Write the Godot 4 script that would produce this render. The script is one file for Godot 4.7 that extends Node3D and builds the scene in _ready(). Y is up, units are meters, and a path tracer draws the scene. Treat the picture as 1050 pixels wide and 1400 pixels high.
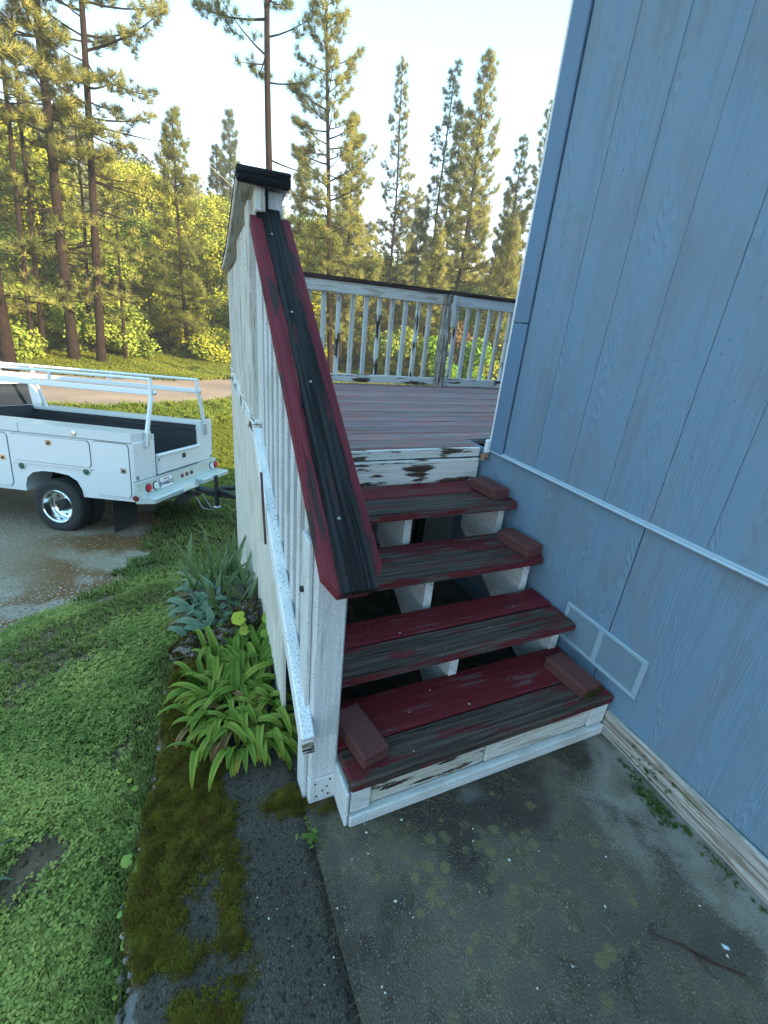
extends Node3D

# ---------------------------------------------------------------- mesh collector
class MB:
	var v := PackedVector3Array()
	var n := PackedVector3Array()
	var uv := PackedVector2Array()
	var c := PackedColorArray()
	var ix := PackedInt32Array()
	var col := Color(1, 1, 1)

	func vert(p: Vector3, nn: Vector3, u: Vector2) -> int:
		v.append(p); n.append(nn); uv.append(u); c.append(col)
		return v.size() - 1

	func idx(a: int, b: int, d: int, out: Vector3) -> void:
		var g := (v[b] - v[a]).cross(v[d] - v[a])
		if g.dot(out) > 0.0:
			ix.append(a); ix.append(d); ix.append(b)
		else:
			ix.append(a); ix.append(b); ix.append(d)

	func tri(a: Vector3, b: Vector3, d: Vector3, out: Vector3, ua := Vector2.ZERO, ub := Vector2.ZERO, ud := Vector2.ZERO) -> void:
		var i := vert(a, out, ua)
		vert(b, out, ub); vert(d, out, ud)
		idx(i, i + 1, i + 2, out)

	func quad(a: Vector3, b: Vector3, d: Vector3, e: Vector3, out: Vector3, ua := Vector2.ZERO, ub := Vector2.ZERO, ud := Vector2.ZERO, ue := Vector2.ZERO) -> void:
		var i := vert(a, out, ua)
		vert(b, out, ub); vert(d, out, ud); vert(e, out, ue)
		idx(i, i + 1, i + 2, out); idx(i, i + 2, i + 3, out)

	# quad with its normal found from the corners, turned to the side of hint
	func face(a: Vector3, b: Vector3, d: Vector3, e: Vector3, hint: Vector3, uo := Vector2.ZERO) -> void:
		var nn := (b - a).cross(e - a)
		if nn.length() < 1e-12: nn = (d - b).cross(e - b)
		nn = nn.normalized()
		if nn.dot(hint) < 0: nn = -nn
		var l1 := (b - a).length(); var l2 := (e - a).length()
		quad(a, b, d, e, nn, uo, uo + Vector2(l1, 0), uo + Vector2(l1, l2), uo + Vector2(0, l2))

	static func ax(i: int) -> Vector3:
		return Vector3(1, 0, 0) if i == 0 else (Vector3(0, 1, 0) if i == 1 else Vector3(0, 0, 1))

	# chamfered box; g is the axis the grain runs along
	func box(xf: Transform3D, size: Vector3, bev := 0.003, uo := Vector2.ZERO, g := 2) -> void:
		var h := size * 0.5
		bev = min(bev, min(h.x, min(h.y, h.z)) * 0.9)
		for a in 3:
			var b := (a + 1) % 3; var d := (a + 2) % 3
			for s in [-1.0, 1.0]:
				var ps := []; var us := []
				for k in [[-1, -1], [1, -1], [1, 1], [-1, 1]]:
					var p: Vector3 = ax(a) * (s * h[a]) + ax(b) * (k[0] * (h[b] - bev)) + ax(d) * (k[1] * (h[d] - bev))
					ps.append(xf * p)
					us.append(uo + guv(p, a, g, h))
				quad(ps[0], ps[1], ps[2], ps[3], (xf.basis * (ax(a) * s)).normalized(), us[0], us[1], us[2], us[3])
		if bev <= 0.0: return
		for a in 3:
			var b := (a + 1) % 3; var d := (a + 2) % 3
			for sa in [-1.0, 1.0]:
				for sb in [-1.0, 1.0]:
					var pa: Vector3 = ax(a) * (sa * h[a]) + ax(b) * (sb * (h[b] - bev))
					var pb: Vector3 = ax(a) * (sa * (h[a] - bev)) + ax(b) * (sb * h[b])
					var e := ax(d) * (h[d] - bev)
					quad(xf * (pa - e), xf * (pa + e), xf * (pb + e), xf * (pb - e), (xf.basis * (ax(a) * sa + ax(b) * sb)).normalized(), uo + guv(pa - e, a, g, h), uo + guv(pa + e, a, g, h), uo + guv(pb + e, a, g, h), uo + guv(pb - e, a, g, h))
		for sx in [-1.0, 1.0]:
			for sy in [-1.0, 1.0]:
				for sz in [-1.0, 1.0]:
					var p1 := Vector3(sx * h.x, sy * (h.y - bev), sz * (h.z - bev))
					var p2 := Vector3(sx * (h.x - bev), sy * h.y, sz * (h.z - bev))
					var p3 := Vector3(sx * (h.x - bev), sy * (h.y - bev), sz * h.z)
					tri(xf * p1, xf * p2, xf * p3, (xf.basis * Vector3(sx, sy, sz)).normalized(), uo + guv(p1, 0, g, h), uo + guv(p2, 0, g, h), uo + guv(p3, 0, g, h))

	func guv(p: Vector3, a: int, g: int, h: Vector3) -> Vector2:
		var b := (a + 1) % 3; var d := (a + 2) % 3
		if a == g: return Vector2(p[b] * 0.15, p[d])
		var o := b if d == g else d
		return Vector2(p[g] + h[g], p[o] + h[o] + (h[a] if p[a] > 0 else -h[a]) * 0.37)

	func tube(pts: Array, rad: Array, seg := 8, vs := 1.0, caps := true) -> void:
		var m := pts.size()
		var t0: Vector3 = (pts[1] - pts[0]).normalized()
		var up := Vector3.UP if absf(t0.y) < 0.9 else Vector3.RIGHT
		var x := up.cross(t0).normalized()
		var base := v.size(); var run := 0.0
		for i in m:
			var t: Vector3 = (pts[min(i + 1, m - 1)] - pts[max(i - 1, 0)]).normalized()
			x = (x - t * x.dot(t)).normalized()
			var y := t.cross(x)
			if i > 0: run += (pts[i] - pts[i - 1]).length()
			for k in seg + 1:
				var a := TAU * k / seg
				var o := x * cos(a) + y * sin(a)
				vert(pts[i] + o * rad[i], o, Vector2(float(k) / seg * vs, run))
		for i in m - 1:
			for k in seg:
				var a := base + i * (seg + 1) + k
				var o := n[a] + n[a + 1]
				idx(a, a + 1, a + seg + 2, o); idx(a, a + seg + 2, a + seg + 1, o)
		if caps:
			for e in [0, m - 1]:
				var t: Vector3 = (pts[1] - pts[0]).normalized() * -1.0 if e == 0 else (pts[m - 1] - pts[m - 2]).normalized()
				if rad[e] < 0.001: continue
				var ci := vert(pts[e], t, Vector2.ZERO)
				for k in seg + 1: vert(v[base + e * (seg + 1) + k], t, Vector2(0.1 * cos(TAU * k / seg), 0.1 * sin(TAU * k / seg)))
				for k in seg: idx(ci, ci + 1 + k, ci + 2 + k, t)

	# profile of (radius, height) turned about the y axis of xf
	func lathe(prof: Array, seg: int, xf: Transform3D, smooth := false) -> void:
		for i in prof.size() - 1:
			var p: Vector2 = prof[i]; var q: Vector2 = prof[i + 1]
			var d := (q - p).normalized(); var nr := Vector2(d.y, -d.x)
			for k in seg:
				var a := TAU * k / seg; var b := TAU * (k + 1) / seg
				var ra := Vector3(cos(a), 0, sin(a)); var rb := Vector3(cos(b), 0, sin(b))
				var na := (xf.basis * (ra * nr.x + Vector3.UP * nr.y)).normalized()
				var nb := (xf.basis * (rb * nr.x + Vector3.UP * nr.y)).normalized()
				var i0 := vert(xf * (ra * p.x + Vector3.UP * p.y), na, Vector2(float(k) / seg, p.y))
				vert(xf * (rb * p.x + Vector3.UP * p.y), nb, Vector2(float(k + 1) / seg, p.y))
				vert(xf * (rb * q.x + Vector3.UP * q.y), nb, Vector2(float(k + 1) / seg, q.y))
				vert(xf * (ra * q.x + Vector3.UP * q.y), na, Vector2(float(k) / seg, q.y))
				if p.x > 1e-5: idx(i0, i0 + 1, i0 + 2, na + nb)
				if q.x > 1e-5: idx(i0, i0 + 2, i0 + 3, na + nb)

	# flat polygon (Vector2 list) laid on o + x * u + y * w, pushed out to a slab along z
	func slab(poly: PackedVector2Array, o: Vector3, u: Vector3, w: Vector3, z: Vector3, uo := Vector2.ZERO) -> void:
		var t := Geometry2D.triangulate_polygon(poly)
		var zn := z.normalized()
		for s in 2:
			var b := v.size()
			for p in poly: vert(o + u * p.x + w * p.y + (z if s == 1 else Vector3.ZERO), zn if s == 1 else -zn, uo + p)
			for k in range(0, t.size(), 3): idx(b + t[k], b + t[k + 1], b + t[k + 2], zn if s == 1 else -zn)
		var cen := Vector2.ZERO
		var area := 0.0
		for k in poly.size():
			var p := poly[k]; var q := poly[(k + 1) % poly.size()]
			area += p.cross(q)
		for k in poly.size():
			var p := poly[k]; var q := poly[(k + 1) % poly.size()]
			var e := (q - p).normalized(); var on := Vector2(e.y, -e.x) * signf(area)
			var out := (u * on.x + w * on.y).normalized()
			var a := o + u * p.x + w * p.y; var b2 := o + u * q.x + w * q.y
			quad(a, b2, b2 + z, a + z, out, uo + p, uo + q, uo + q + Vector2(0, z.length()), uo + p + Vector2(0, z.length()))

	func done() -> ArrayMesh:
		var m := ArrayMesh.new()
		if ix.size() == 0: return m
		var arr := []
		arr.resize(Mesh.ARRAY_MAX)
		arr[Mesh.ARRAY_VERTEX] = v; arr[Mesh.ARRAY_NORMAL] = n; arr[Mesh.ARRAY_TEX_UV] = uv
		arr[Mesh.ARRAY_COLOR] = c; arr[Mesh.ARRAY_INDEX] = ix
		m.add_surface_from_arrays(Mesh.PRIMITIVE_TRIANGLES, arr)
		return m

var rng := RandomNumberGenerator.new()
var M := {}
var H := {}          # shared meshes
var names := {}

func rr(a: float, b: float) -> float: return rng.randf_range(a, b)

func numbered(s: String) -> String:
	var k: int = names.get(s, 0)
	names[s] = k + 1
	return s if k == 0 else "%s_%03d" % [s, k]

func put(called: String, mesh: Mesh, mat: Material, parent: Node3D = null) -> MeshInstance3D:
	var o := MeshInstance3D.new()
	o.mesh = mesh
	o.material_override = mat
	if parent == null:
		o.name = numbered(called); add_child(o, true)
	else:
		o.name = called; parent.add_child(o, true)
	return o

func thing(called: String, label: String, category: String, at := Vector3.ZERO, group := "") -> Node3D:
	var o := Node3D.new()
	o.name = numbered(called); o.position = at
	add_child(o, true)
	tag(o, label, category, group)
	return o

func tag(o: Node, label: String, category: String, group := "", kind := "") -> void:
	if label != "": o.set_meta("label", label)
	if category != "": o.set_meta("category", category)
	if group != "": o.set_meta("group", group)
	if kind != "": o.set_meta("kind", kind)

func sub(called: String, parent: Node3D) -> Node3D:
	var o := Node3D.new()
	o.name = called
	parent.add_child(o, true)
	return o

# transform whose z runs from a to b, y as near up as can be, origin midway
func along(a: Vector3, b: Vector3, up: Vector3) -> Transform3D:
	var z := (b - a).normalized()
	var x := up.cross(z).normalized()
	var y := z.cross(x)
	return Transform3D(Basis(x, y, z), (a + b) * 0.5)

# a piece of lumber from a to b (centre line), w across, t thick along up
func lumber(called: String, a: Vector3, b: Vector3, up: Vector3, w: float, t: float, mat: Material, parent: Node3D, bev := 0.004, tint := Color(1, 1, 1), uo := Vector2(-1, -1)) -> MeshInstance3D:
	var m := MB.new()
	m.col = tint
	if uo.x < 0: uo = Vector2(rr(0.0, 2.0), rr(0.0, 0.3))
	m.box(along(a, b, up), Vector3(w, t, (b - a).length()), bev, uo, 2)
	return put(called, m.done(), mat, parent)

func multi(called: String, mesh: Mesh, mat: Material, xfs: Array, cols: Array, parent: Node3D = null, kind := "stuff") -> MultiMeshInstance3D:
	var mm := MultiMesh.new()
	mm.transform_format = MultiMesh.TRANSFORM_3D
	mm.use_colors = cols.size() > 0
	mm.mesh = mesh
	mm.instance_count = xfs.size()
	for i in xfs.size():
		mm.set_instance_transform(i, xfs[i])
		if cols.size() > 0: mm.set_instance_color(i, cols[i])
	var o := MultiMeshInstance3D.new()
	o.multimesh = mm
	o.material_override = mat
	if parent == null:
		o.name = numbered(called); add_child(o, true)
	else:
		o.name = called; parent.add_child(o, true)
	if kind != "": o.set_meta("kind", kind)
	return o

func structure(o: Node, label: String, category: String) -> Node:
	tag(o, label, category, "", "structure")
	return o

func nz(s: int, freq: float, oct := 3, type := FastNoiseLite.TYPE_SIMPLEX_SMOOTH) -> FastNoiseLite:
	var f := FastNoiseLite.new()
	f.seed = s; f.frequency = freq; f.noise_type = type
	f.fractal_type = FastNoiseLite.FRACTAL_FBM; f.fractal_octaves = oct
	return f

# 0..1 bytes of noise, stretched sx times along x and sy times along y
func nbytes(s: int, freq: float, oct: int, w: int, h: int, sx := 1, sy := 1, type := FastNoiseLite.TYPE_SIMPLEX_SMOOTH) -> PackedByteArray:
	var im := nz(s, freq, oct, type).get_image(max(w / sx, 2), max(h / sy, 2), false, false, true)
	im.convert(Image.FORMAT_L8)
	if sx > 1 or sy > 1: im.resize(w, h, Image.INTERPOLATE_CUBIC)
	return im.get_data()

func tex(im: Image) -> ImageTexture:
	im.generate_mipmaps()
	return ImageTexture.create_from_image(im)

func sstep(a: float, b: float, x: float) -> float: return smoothstep(a, b, x)

# ---------------------------------------------------------------- lie of the land
var hn := FastNoiseLite.new()
var hn2 := FastNoiseLite.new()
func land(x: float, z: float) -> float:
	var near := -0.19 - 0.05 * maxf(0.0, -x - 0.3) + 0.02 * (z + 1.0)
	var tp := -1.946 - 0.037 * (x + 1.2) + 0.108 * (z + 8.17)
	var t := smoothstep(1.7, 6.2, -z + maxf(0.0, -x - 0.3) * 0.45)
	var far := -2.1 - 0.018 * clampf(-z - 12.0, 0.0, 40.0) * smoothstep(-6.0, 8.0, x)
	far += smoothstep(-14.0, -30.0, z) * smoothstep(2.0, -6.0, x) * 0.4
	# wooded hillside beyond the road on the left
	far += 9.0 * smoothstep(36.0, 95.0, -z - x * 0.55) * smoothstep(22.0, -8.0, x + (z + 40.0) * 0.1)
	tp = maxf(tp, -2.4)
	tp = lerpf(tp, far, smoothstep(11.0, 17.0, Vector2(x + 1.2, z).length()))
	var h := lerpf(near, tp, t)
	h += hn.get_noise_2d(x, z) * 0.05 * smoothstep(1.0, 5.0, -z) + hn2.get_noise_2d(x, z) * 0.012
	return h

func _ready() -> void:
	rng.seed = 7
	hn.seed = 3; hn.frequency = 0.22; hn2.seed = 4; hn2.frequency = 1.3
	# ---- camera
	var cam := Camera3D.new()
	cam.name = "camera"
	cam.fov = 97.1
	cam.near = 0.05; cam.far = 900.0
	add_child(cam)
	var bx := Vector3(0.91447, 0.08909, 0.39472)
	var by := Vector3(0.08192, 0.91451, -0.39619)
	var bz := Vector3(-0.39627, 0.39463, 0.82900)
	cam.transform = Transform3D(Basis(bx, by, bz).orthonormalized(), Vector3(0, 1.5, 0))
	cam.current = true
	# ---- sky and exposure
	var we := WorldEnvironment.new()
	we.name = "world_environment"
	var en := Environment.new()
	en.background_mode = Environment.BG_SKY
	var sm := ProceduralSkyMaterial.new()
	sm.sky_top_color = Color(0.47, 0.665, 0.775)
	sm.sky_horizon_color = Color(0.97, 0.98, 1.0)
	sm.sky_curve = 0.115
	sm.ground_bottom_color = Color(0.25, 0.25, 0.2)
	sm.ground_horizon_color = Color(0.75, 0.76, 0.72)
	sm.sun_angle_max = 1.0
	sm.energy_multiplier = 1.0
	sm.sky_energy_multiplier = 0.95
	var sky := Sky.new()
	sky.sky_material = sm
	en.sky = sky
	en.tonemap_mode = Environment.TONE_MAPPER_LINEAR
	en.tonemap_exposure = 4.2
	en.sdfgi_enabled = true; en.ssao_enabled = true; en.ssil_enabled = true
	en.fog_enabled = true
	en.fog_density = 0.0012
	en.fog_light_color = Color(0.93, 0.95, 0.96)
	we.environment = en
	add_child(we)
	# ---- sun, low and behind the house
	var sun := DirectionalLight3D.new()
	sun.name = "sun"
	sun.light_energy = 1.6
	sun.light_color = Color(1.0, 0.91, 0.74)
	sun.light_angular_distance = 0.6
	sun.shadow_enabled = true
	add_child(sun)
	sun.look_at_from_position(Vector3(0.62, 0.44, 0.67) * 50.0, Vector3.ZERO, Vector3.UP)

	materials()
	build_ground()
	build_house()
	build_deck()
	build_stairs()
	build_loose()
	build_truck()
	build_roadside()
	build_plants()
	build_lawn()
	build_trees()

# ---------------------------------------------------------------- materials
func mat(rough := 0.8, t: Texture2D = null, nrm: Texture2D = null, ns := 1.0, sc := Vector3(1, 1, 1)) -> StandardMaterial3D:
	var m := StandardMaterial3D.new()
	m.roughness = rough
	m.vertex_color_use_as_albedo = true
	m.metallic_specular = 0.22
	if t: m.albedo_texture = t
	if nrm:
		m.normal_enabled = true; m.normal_texture = nrm; m.normal_scale = ns
	m.uv1_scale = sc
	return m

func flat(c: Color, rough := 0.5, metal := 0.0) -> StandardMaterial3D:
	var m := StandardMaterial3D.new()
	m.albedo_color = c.linear_to_srgb()
	m.roughness = rough; m.metallic = metal
	return m

func L(r: float, g: float, b: float) -> Color: return Color(r, g, b)

# board textures: 2 m along by 0.25 m across
const BW := 1024
const BH := 256
var grain_b: PackedByteArray
var line_b: PackedByteArray
var blot_b: PackedByteArray
var speck_b: PackedByteArray
var fine_b: PackedByteArray
var streak_b: PackedByteArray

func board_tex(kind: String) -> ImageTexture:
	var d := PackedByteArray()
	d.resize(BW * BH * 3)
	var i := 0
	for y in BH:
		for x in BW:
			var k := y * BW + x
			var g := grain_b[k] / 255.0
			var l := line_b[k] / 255.0
			var b := blot_b[k] / 255.0
			var s := speck_b[k] / 255.0
			var f := fine_b[k] / 255.0
			var st := streak_b[k] / 255.0
			var c := Color()
			var crack := sstep(0.27, 0.2, l)
			match kind:
				"red":
					c = L(0.105, 0.012, 0.016).lerp(L(0.15, 0.022, 0.028), g)
					c = c.lerp(L(0.13, 0.10, 0.10), 0.55 * sstep(0.66, 0.74, st * 0.7 + b * 0.3))
					c = c.lerp(L(0.03, 0.008, 0.01), sstep(0.80, 0.86, s))
					c = c.lerp(L(0.03, 0.015, 0.015), crack * 0.7)
				"worn":
					var u := x / 1024.0 * 2.0
					var bias := 0.22 * (1.0 - sstep(0.0, 0.22, u)) + 0.20 * sstep(0.80, 1.06, u)
					c = L(0.030, 0.023, 0.020).lerp(L(0.100, 0.078, 0.067), sstep(0.25, 0.75, g * 0.35 + l * 0.3 + f * 0.35))
					c = c.lerp(L(0.115, 0.016, 0.022), 0.9 * sstep(0.56, 0.74, bias + st * 0.35 + b * 0.65 + (f - 0.5) * 0.2))
					c = c.lerp(L(0.012, 0.010, 0.010), crack)
					c = c.lerp(L(0.018, 0.015, 0.014), 0.6 * sstep(0.74, 0.8, s))
				"wornred":
					c = L(0.040, 0.032, 0.030).lerp(L(0.12, 0.10, 0.092), sstep(0.25, 0.75, g * 0.45 + l * 0.3 + f * 0.25))
					c = c.lerp(L(0.12, 0.018, 0.025), 0.92 * sstep(0.40, 0.48, st * 0.5 + b * 0.5 + (f - 0.5) * 0.15))
					c = c.lerp(L(0.02, 0.012, 0.012), crack * 0.8)
				"handred":
					c = L(0.13, 0.022, 0.032).lerp(L(0.18, 0.038, 0.052), g)
					c = c.lerp(L(0.04, 0.034, 0.036), 0.9 * sstep(0.60, 0.68, st * 0.5 + b * 0.5 + (f - 0.5) * 0.15))
					c = c.lerp(L(0.03, 0.012, 0.014), crack * 0.8)
				"char":
					c = L(0.009, 0.009, 0.010).lerp(L(0.030, 0.030, 0.033), sstep(0.3, 0.75, g * 0.4 + l * 0.4 + f * 0.2))
					c = c.lerp(L(0.008, 0.008, 0.01), crack)
					c = c.lerp(L(0.09, 0.02, 0.026), 0.6 * sstep(0.66, 0.74, st * 0.5 + b * 0.5))
				"white":
					c = L(0.52, 0.54, 0.56).lerp(L(0.66, 0.67, 0.68), g)
					c = c.lerp(L(0.42, 0.42, 0.38), 0.5 * sstep(0.56, 0.74, b))
					c = c.lerp(L(0.16, 0.16, 0.16), 0.7 * sstep(0.74, 0.80, s))
					c = c.lerp(L(0.22, 0.21, 0.19), 0.6 * sstep(0.2, 0.14, l))
				"speck":
					c = L(0.62, 0.65, 0.68).lerp(L(0.76, 0.77, 0.78), g)
					c = c.lerp(L(0.12, 0.13, 0.15), 0.8 * sstep(0.70, 0.77, s + (b - 0.5) * 0.25))
				"peel":
					c = L(0.58, 0.59, 0.58).lerp(L(0.74, 0.74, 0.72), g)
					var pe := st * 0.36 + b * 0.64 + (f - 0.5) * 0.16 + (s - 0.5) * 0.10
					c = c.lerp(L(0.30, 0.27, 0.22), sstep(0.575, 0.60, pe))
					c = c.lerp(L(0.035, 0.024, 0.018).lerp(L(0.10, 0.07, 0.055), g), sstep(0.60, 0.612, pe))
					c = c.lerp(L(0.05, 0.045, 0.04), 0.8 * sstep(0.24, 0.16, l))
					c = c.lerp(L(0.12, 0.11, 0.10), 0.7 * sstep(0.76, 0.8, s))
				"dirty":
					c = L(0.50, 0.49, 0.46).lerp(L(0.70, 0.69, 0.66), g * 0.5 + st * 0.5)
					c = c.lerp(L(0.30, 0.26, 0.18), 0.7 * sstep(0.55, 0.75, st))
					c = c.lerp(L(0.14, 0.13, 0.12), 0.75 * sstep(0.28, 0.14, l))
					c = c.lerp(L(0.10, 0.09, 0.07), 0.7 * sstep(0.74, 0.8, s))
				"deck":
					c = L(0.11, 0.085, 0.085).lerp(L(0.36, 0.31, 0.31), sstep(0.2, 0.8, g * 0.3 + l * 0.4 + f * 0.3))
					c = c.lerp(L(0.37, 0.135, 0.135), 0.8 * sstep(0.45, 0.60, st * 0.7 + b * 0.3))
					c = c.lerp(L(0.05, 0.035, 0.04), crack * 0.9)
				"bare":
					c = L(0.33, 0.305, 0.275).lerp(L(0.50, 0.475, 0.44), sstep(0.2, 0.8, g * 0.4 + b * 0.6))
					c = c.lerp(L(0.20, 0.13, 0.095), 0.75 * sstep(0.58, 0.72, st))
					c = c.lerp(L(0.06, 0.05, 0.04), crack)
					c = c.lerp(L(0.09, 0.11, 0.04), 0.6 * sstep(0.66, 0.78, b))
				"dark":
					c = L(0.028, 0.02, 0.018).lerp(L(0.085, 0.055, 0.05), sstep(0.3, 0.7, g * 0.5 + l * 0.5))
					c = c.lerp(L(0.01, 0.008, 0.008), crack)
				"rotpost":
					c = L(0.17, 0.125, 0.09).lerp(L(0.36, 0.29, 0.22), g)
					c = c.lerp(L(0.04, 0.032, 0.026), sstep(0.35, 0.25, l))
					c = c.lerp(L(0.60, 0.60, 0.58), sstep(0.53, 0.56, st * 0.6 + b * 0.4))
					c = c.lerp(L(0.03, 0.024, 0.02), sstep(0.60, 0.66, b * 0.6 + s * 0.4))
			c = c.linear_to_srgb()
			d[i] = clampi(int(c.r * 255.0), 0, 255); d[i + 1] = clampi(int(c.g * 255.0), 0, 255); d[i + 2] = clampi(int(c.b * 255.0), 0, 255)
			i += 3
	return tex(Image.create_from_data(BW, BH, false, Image.FORMAT_RGB8, d))

func from_bytes(b: PackedByteArray, w: int, h: int) -> Image:
	return Image.create_from_data(w, h, false, Image.FORMAT_L8, b)

func bump_of(b: PackedByteArray, w: int, h: int, k: float) -> ImageTexture:
	var im := from_bytes(b, w, h)
	im.convert(Image.FORMAT_RGBA8)
	im.bump_map_to_normal_map(k)
	return tex(im)

func materials() -> void:
	grain_b = nbytes(11, 0.05, 4, BW, BH, 16, 1)
	line_b = nbytes(12, 0.09, 3, BW, BH, 32, 1)
	blot_b = nbytes(13, 0.012, 4, BW, BH, 2, 1)
	speck_b = nbytes(14, 0.20, 2, BW, BH)
	fine_b = nbytes(15, 0.2, 2, BW, BH)
	streak_b = nbytes(16, 0.035, 4, BW, BH, 7, 1)
	var mix := PackedByteArray()
	mix.resize(BW * BH)
	var mixp := PackedByteArray()
	mixp.resize(BW * BH)
	for k in BW * BH:
		mix[k] = clampi(int(line_b[k] * 0.45 + grain_b[k] * 0.25 + fine_b[k] * 0.3), 0, 255)
		var pe := streak_b[k] / 255.0 * 0.36 + blot_b[k] / 255.0 * 0.64 + (fine_b[k] / 255.0 - 0.5) * 0.16 + (speck_b[k] / 255.0 - 0.5) * 0.10
		mixp[k] = clampi(int(line_b[k] * 0.2 + fine_b[k] * 0.12 + 140.0 * (1.0 - sstep(0.595, 0.615, pe))), 0, 255)
	var gn := bump_of(mix, BW, BH, 5.0)
	var pn := bump_of(mixp, BW, BH, 4.0)
	var bs := Vector3(0.5, 4.0, 1.0)
	for k in ["red", "worn", "wornred", "char", "white", "speck", "dirty", "deck", "bare", "dark", "rotpost"]:
		M[k] = mat(0.75, board_tex(k), gn, 0.45, bs)
	M.skirt = M.white.duplicate(); M.skirt.albedo_color = Color(1.0, 0.975, 0.93); M.skirt.normal_scale = 0.15
	M.handred = M.wornred.duplicate(); M.handred.albedo_texture = board_tex("handred")
	M.red.roughness = 0.42; M.wornred.roughness = 0.6
	M.char.normal_scale = 0.8; M.deck.normal_scale = 0.6
	M.speck.normal_scale = 0.3
	M.white.roughness = 0.6; M.white.normal_scale = 0.35
	M.peel = mat(0.7, board_tex("peel"), pn, 1.0, bs)
	# ---- embossed plywood siding: 0.82 m across by 2.46 m up
	var W := 1024; var Hh := 1024
	var bump := PackedByteArray(); bump.resize(W * Hh)
	var alb := PackedByteArray(); alb.resize(W * Hh * 3)
	var warp := nbytes(21, 0.014, 2, W, Hh, 1, 5)
	var amp := nbytes(22, 0.010, 2, W, Hh, 1, 3)
	var fib := nbytes(23, 0.12, 2, W, Hh, 1, 24)
	var dirt := nbytes(24, 0.004, 5, W, Hh)
	var spk := nbytes(25, 0.09, 2, W, Hh)
	for y in Hh:
		for x in W:
			var k := y * W + x
			var bi := x / 256
			var lx: float = ((x % 256) - 128.0) / 256.0 * 0.205 + [0.02, -0.035, 0.01, -0.015][bi]
			var ly: float = y / 1024.0 * 2.46 * [1.0, -1.0, -1.0, 1.0][bi] + bi * 0.37
			var wv := (warp[k] / 255.0 - 0.5)
			var f: float = 62.0 * lx * lx + ly * 0.75 + wv * 0.55
			var ring := 0.5 + 0.5 * sin(TAU * f * 11.0)
			ring = ring * ring
			var am := sstep(0.40, 0.62, amp[k] / 255.0)
			var hgt := 0.5 + (ring - 0.5) * 0.8 * am + (fib[k] / 255.0 - 0.5) * 0.22
			bump[k] = clampi(int(hgt * 255.0), 0, 255)
			var c := L(0.160, 0.240, 0.328).lerp(L(0.166, 0.248, 0.338), fib[k] / 255.0)
			c = c.lerp(L(0.165, 0.212, 0.260), 0.45 * sstep(0.52, 0.7, dirt[k] / 255.0))
			c = c.lerp(L(0.145, 0.236, 0.345), 0.35 * sstep(0.48, 0.3, dirt[k] / 255.0))
			c = c.lerp(L(0.05, 0.07, 0.09), 0.6 * sstep(0.86, 0.9, spk[k] / 255.0))
			c = c.linear_to_srgb()
			alb[k * 3] = int(c.r * 255.0); alb[k * 3 + 1] = int(c.g * 255.0); alb[k * 3 + 2] = int(c.b * 255.0)
	M.siding = mat(0.55, tex(Image.create_from_data(W, Hh, false, Image.FORMAT_RGB8, alb)), bump_of(bump, W, Hh, 4.0), 0.4, Vector3(1.0 / 0.82, 1.0 / 2.46, 1))
	M.trim = M.siding.duplicate()
	M.trim.normal_scale = 0.3
	M.trim.albedo_color = Color(0.9, 0.93, 0.97)
	# ---- stone, soil, gravel, bark
	var cb := nbytes(31, 0.03, 5, 512, 512); var cf := nbytes(32, 0.25, 2, 512, 512); var cc := nbytes(33, 0.008, 4, 512, 512)
	var soil := PackedByteArray(); soil.resize(512 * 512 * 3)
	var rock := PackedByteArray(); rock.resize(512 * 512 * 3)
	var grav := PackedByteArray(); grav.resize(512 * 512 * 3)
	var brick := PackedByteArray(); brick.resize(512 * 512 * 3)
	var rb := PackedByteArray(); rb.resize(512 * 512)
	for k in 512 * 512:
		var a := cb[k] / 255.0; var f := cf[k] / 255.0; var q := cc[k] / 255.0
		var c := L(0.085, 0.062, 0.042).lerp(L(0.24, 0.18, 0.13), a * 0.6 + f * 0.4).linear_to_srgb()
		soil[k * 3] = int(c.r * 255); soil[k * 3 + 1] = int(c.g * 255); soil[k * 3 + 2] = int(c.b * 255)
		c = L(0.17, 0.165, 0.16).lerp(L(0.46, 0.45, 0.43), a * 0.45 + f * 0.55).linear_to_srgb()
		grav[k * 3] = int(c.r * 255); grav[k * 3 + 1] = int(c.g * 255); grav[k * 3 + 2] = int(c.b * 255)
		c = L(0.07, 0.062, 0.055).lerp(L(0.30, 0.28, 0.26), a * 0.65 + f * 0.35)
		c = c.lerp(L(0.10, 0.072, 0.016), 0.85 * sstep(0.5, 0.56, q + (f - 0.5) * 0.1)).linear_to_srgb()
		rock[k * 3] = int(c.r * 255); rock[k * 3 + 1] = int(c.g * 255); rock[k * 3 + 2] = int(c.b * 255)
		c = L(0.085, 0.03, 0.03).lerp(L(0.15, 0.062, 0.058), a * 0.5 + f * 0.5)
		c = c.lerp(L(0.20, 0.12, 0.11), 0.6 * sstep(0.72, 0.8, f)).linear_to_srgb()
		brick[k * 3] = int(c.r * 255); brick[k * 3 + 1] = int(c.g * 255); brick[k * 3 + 2] = int(c.b * 255)
		rb[k] = clampi(int(cb[k] * 0.6 + cf[k] * 0.4), 0, 255)
	var rn := bump_of(rb, 512, 512, 6.0)
	var mk := func(b: PackedByteArray) -> ImageTexture: return tex(Image.create_from_data(512, 512, false, Image.FORMAT_RGB8, b))
	M.soil = mat(0.95, mk.call(soil), rn, 1.0, Vector3(0.9, 0.9, 1))
	M.gravel = mat(0.95, mk.call(grav), rn, 1.0, Vector3(0.9, 0.9, 1))
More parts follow.
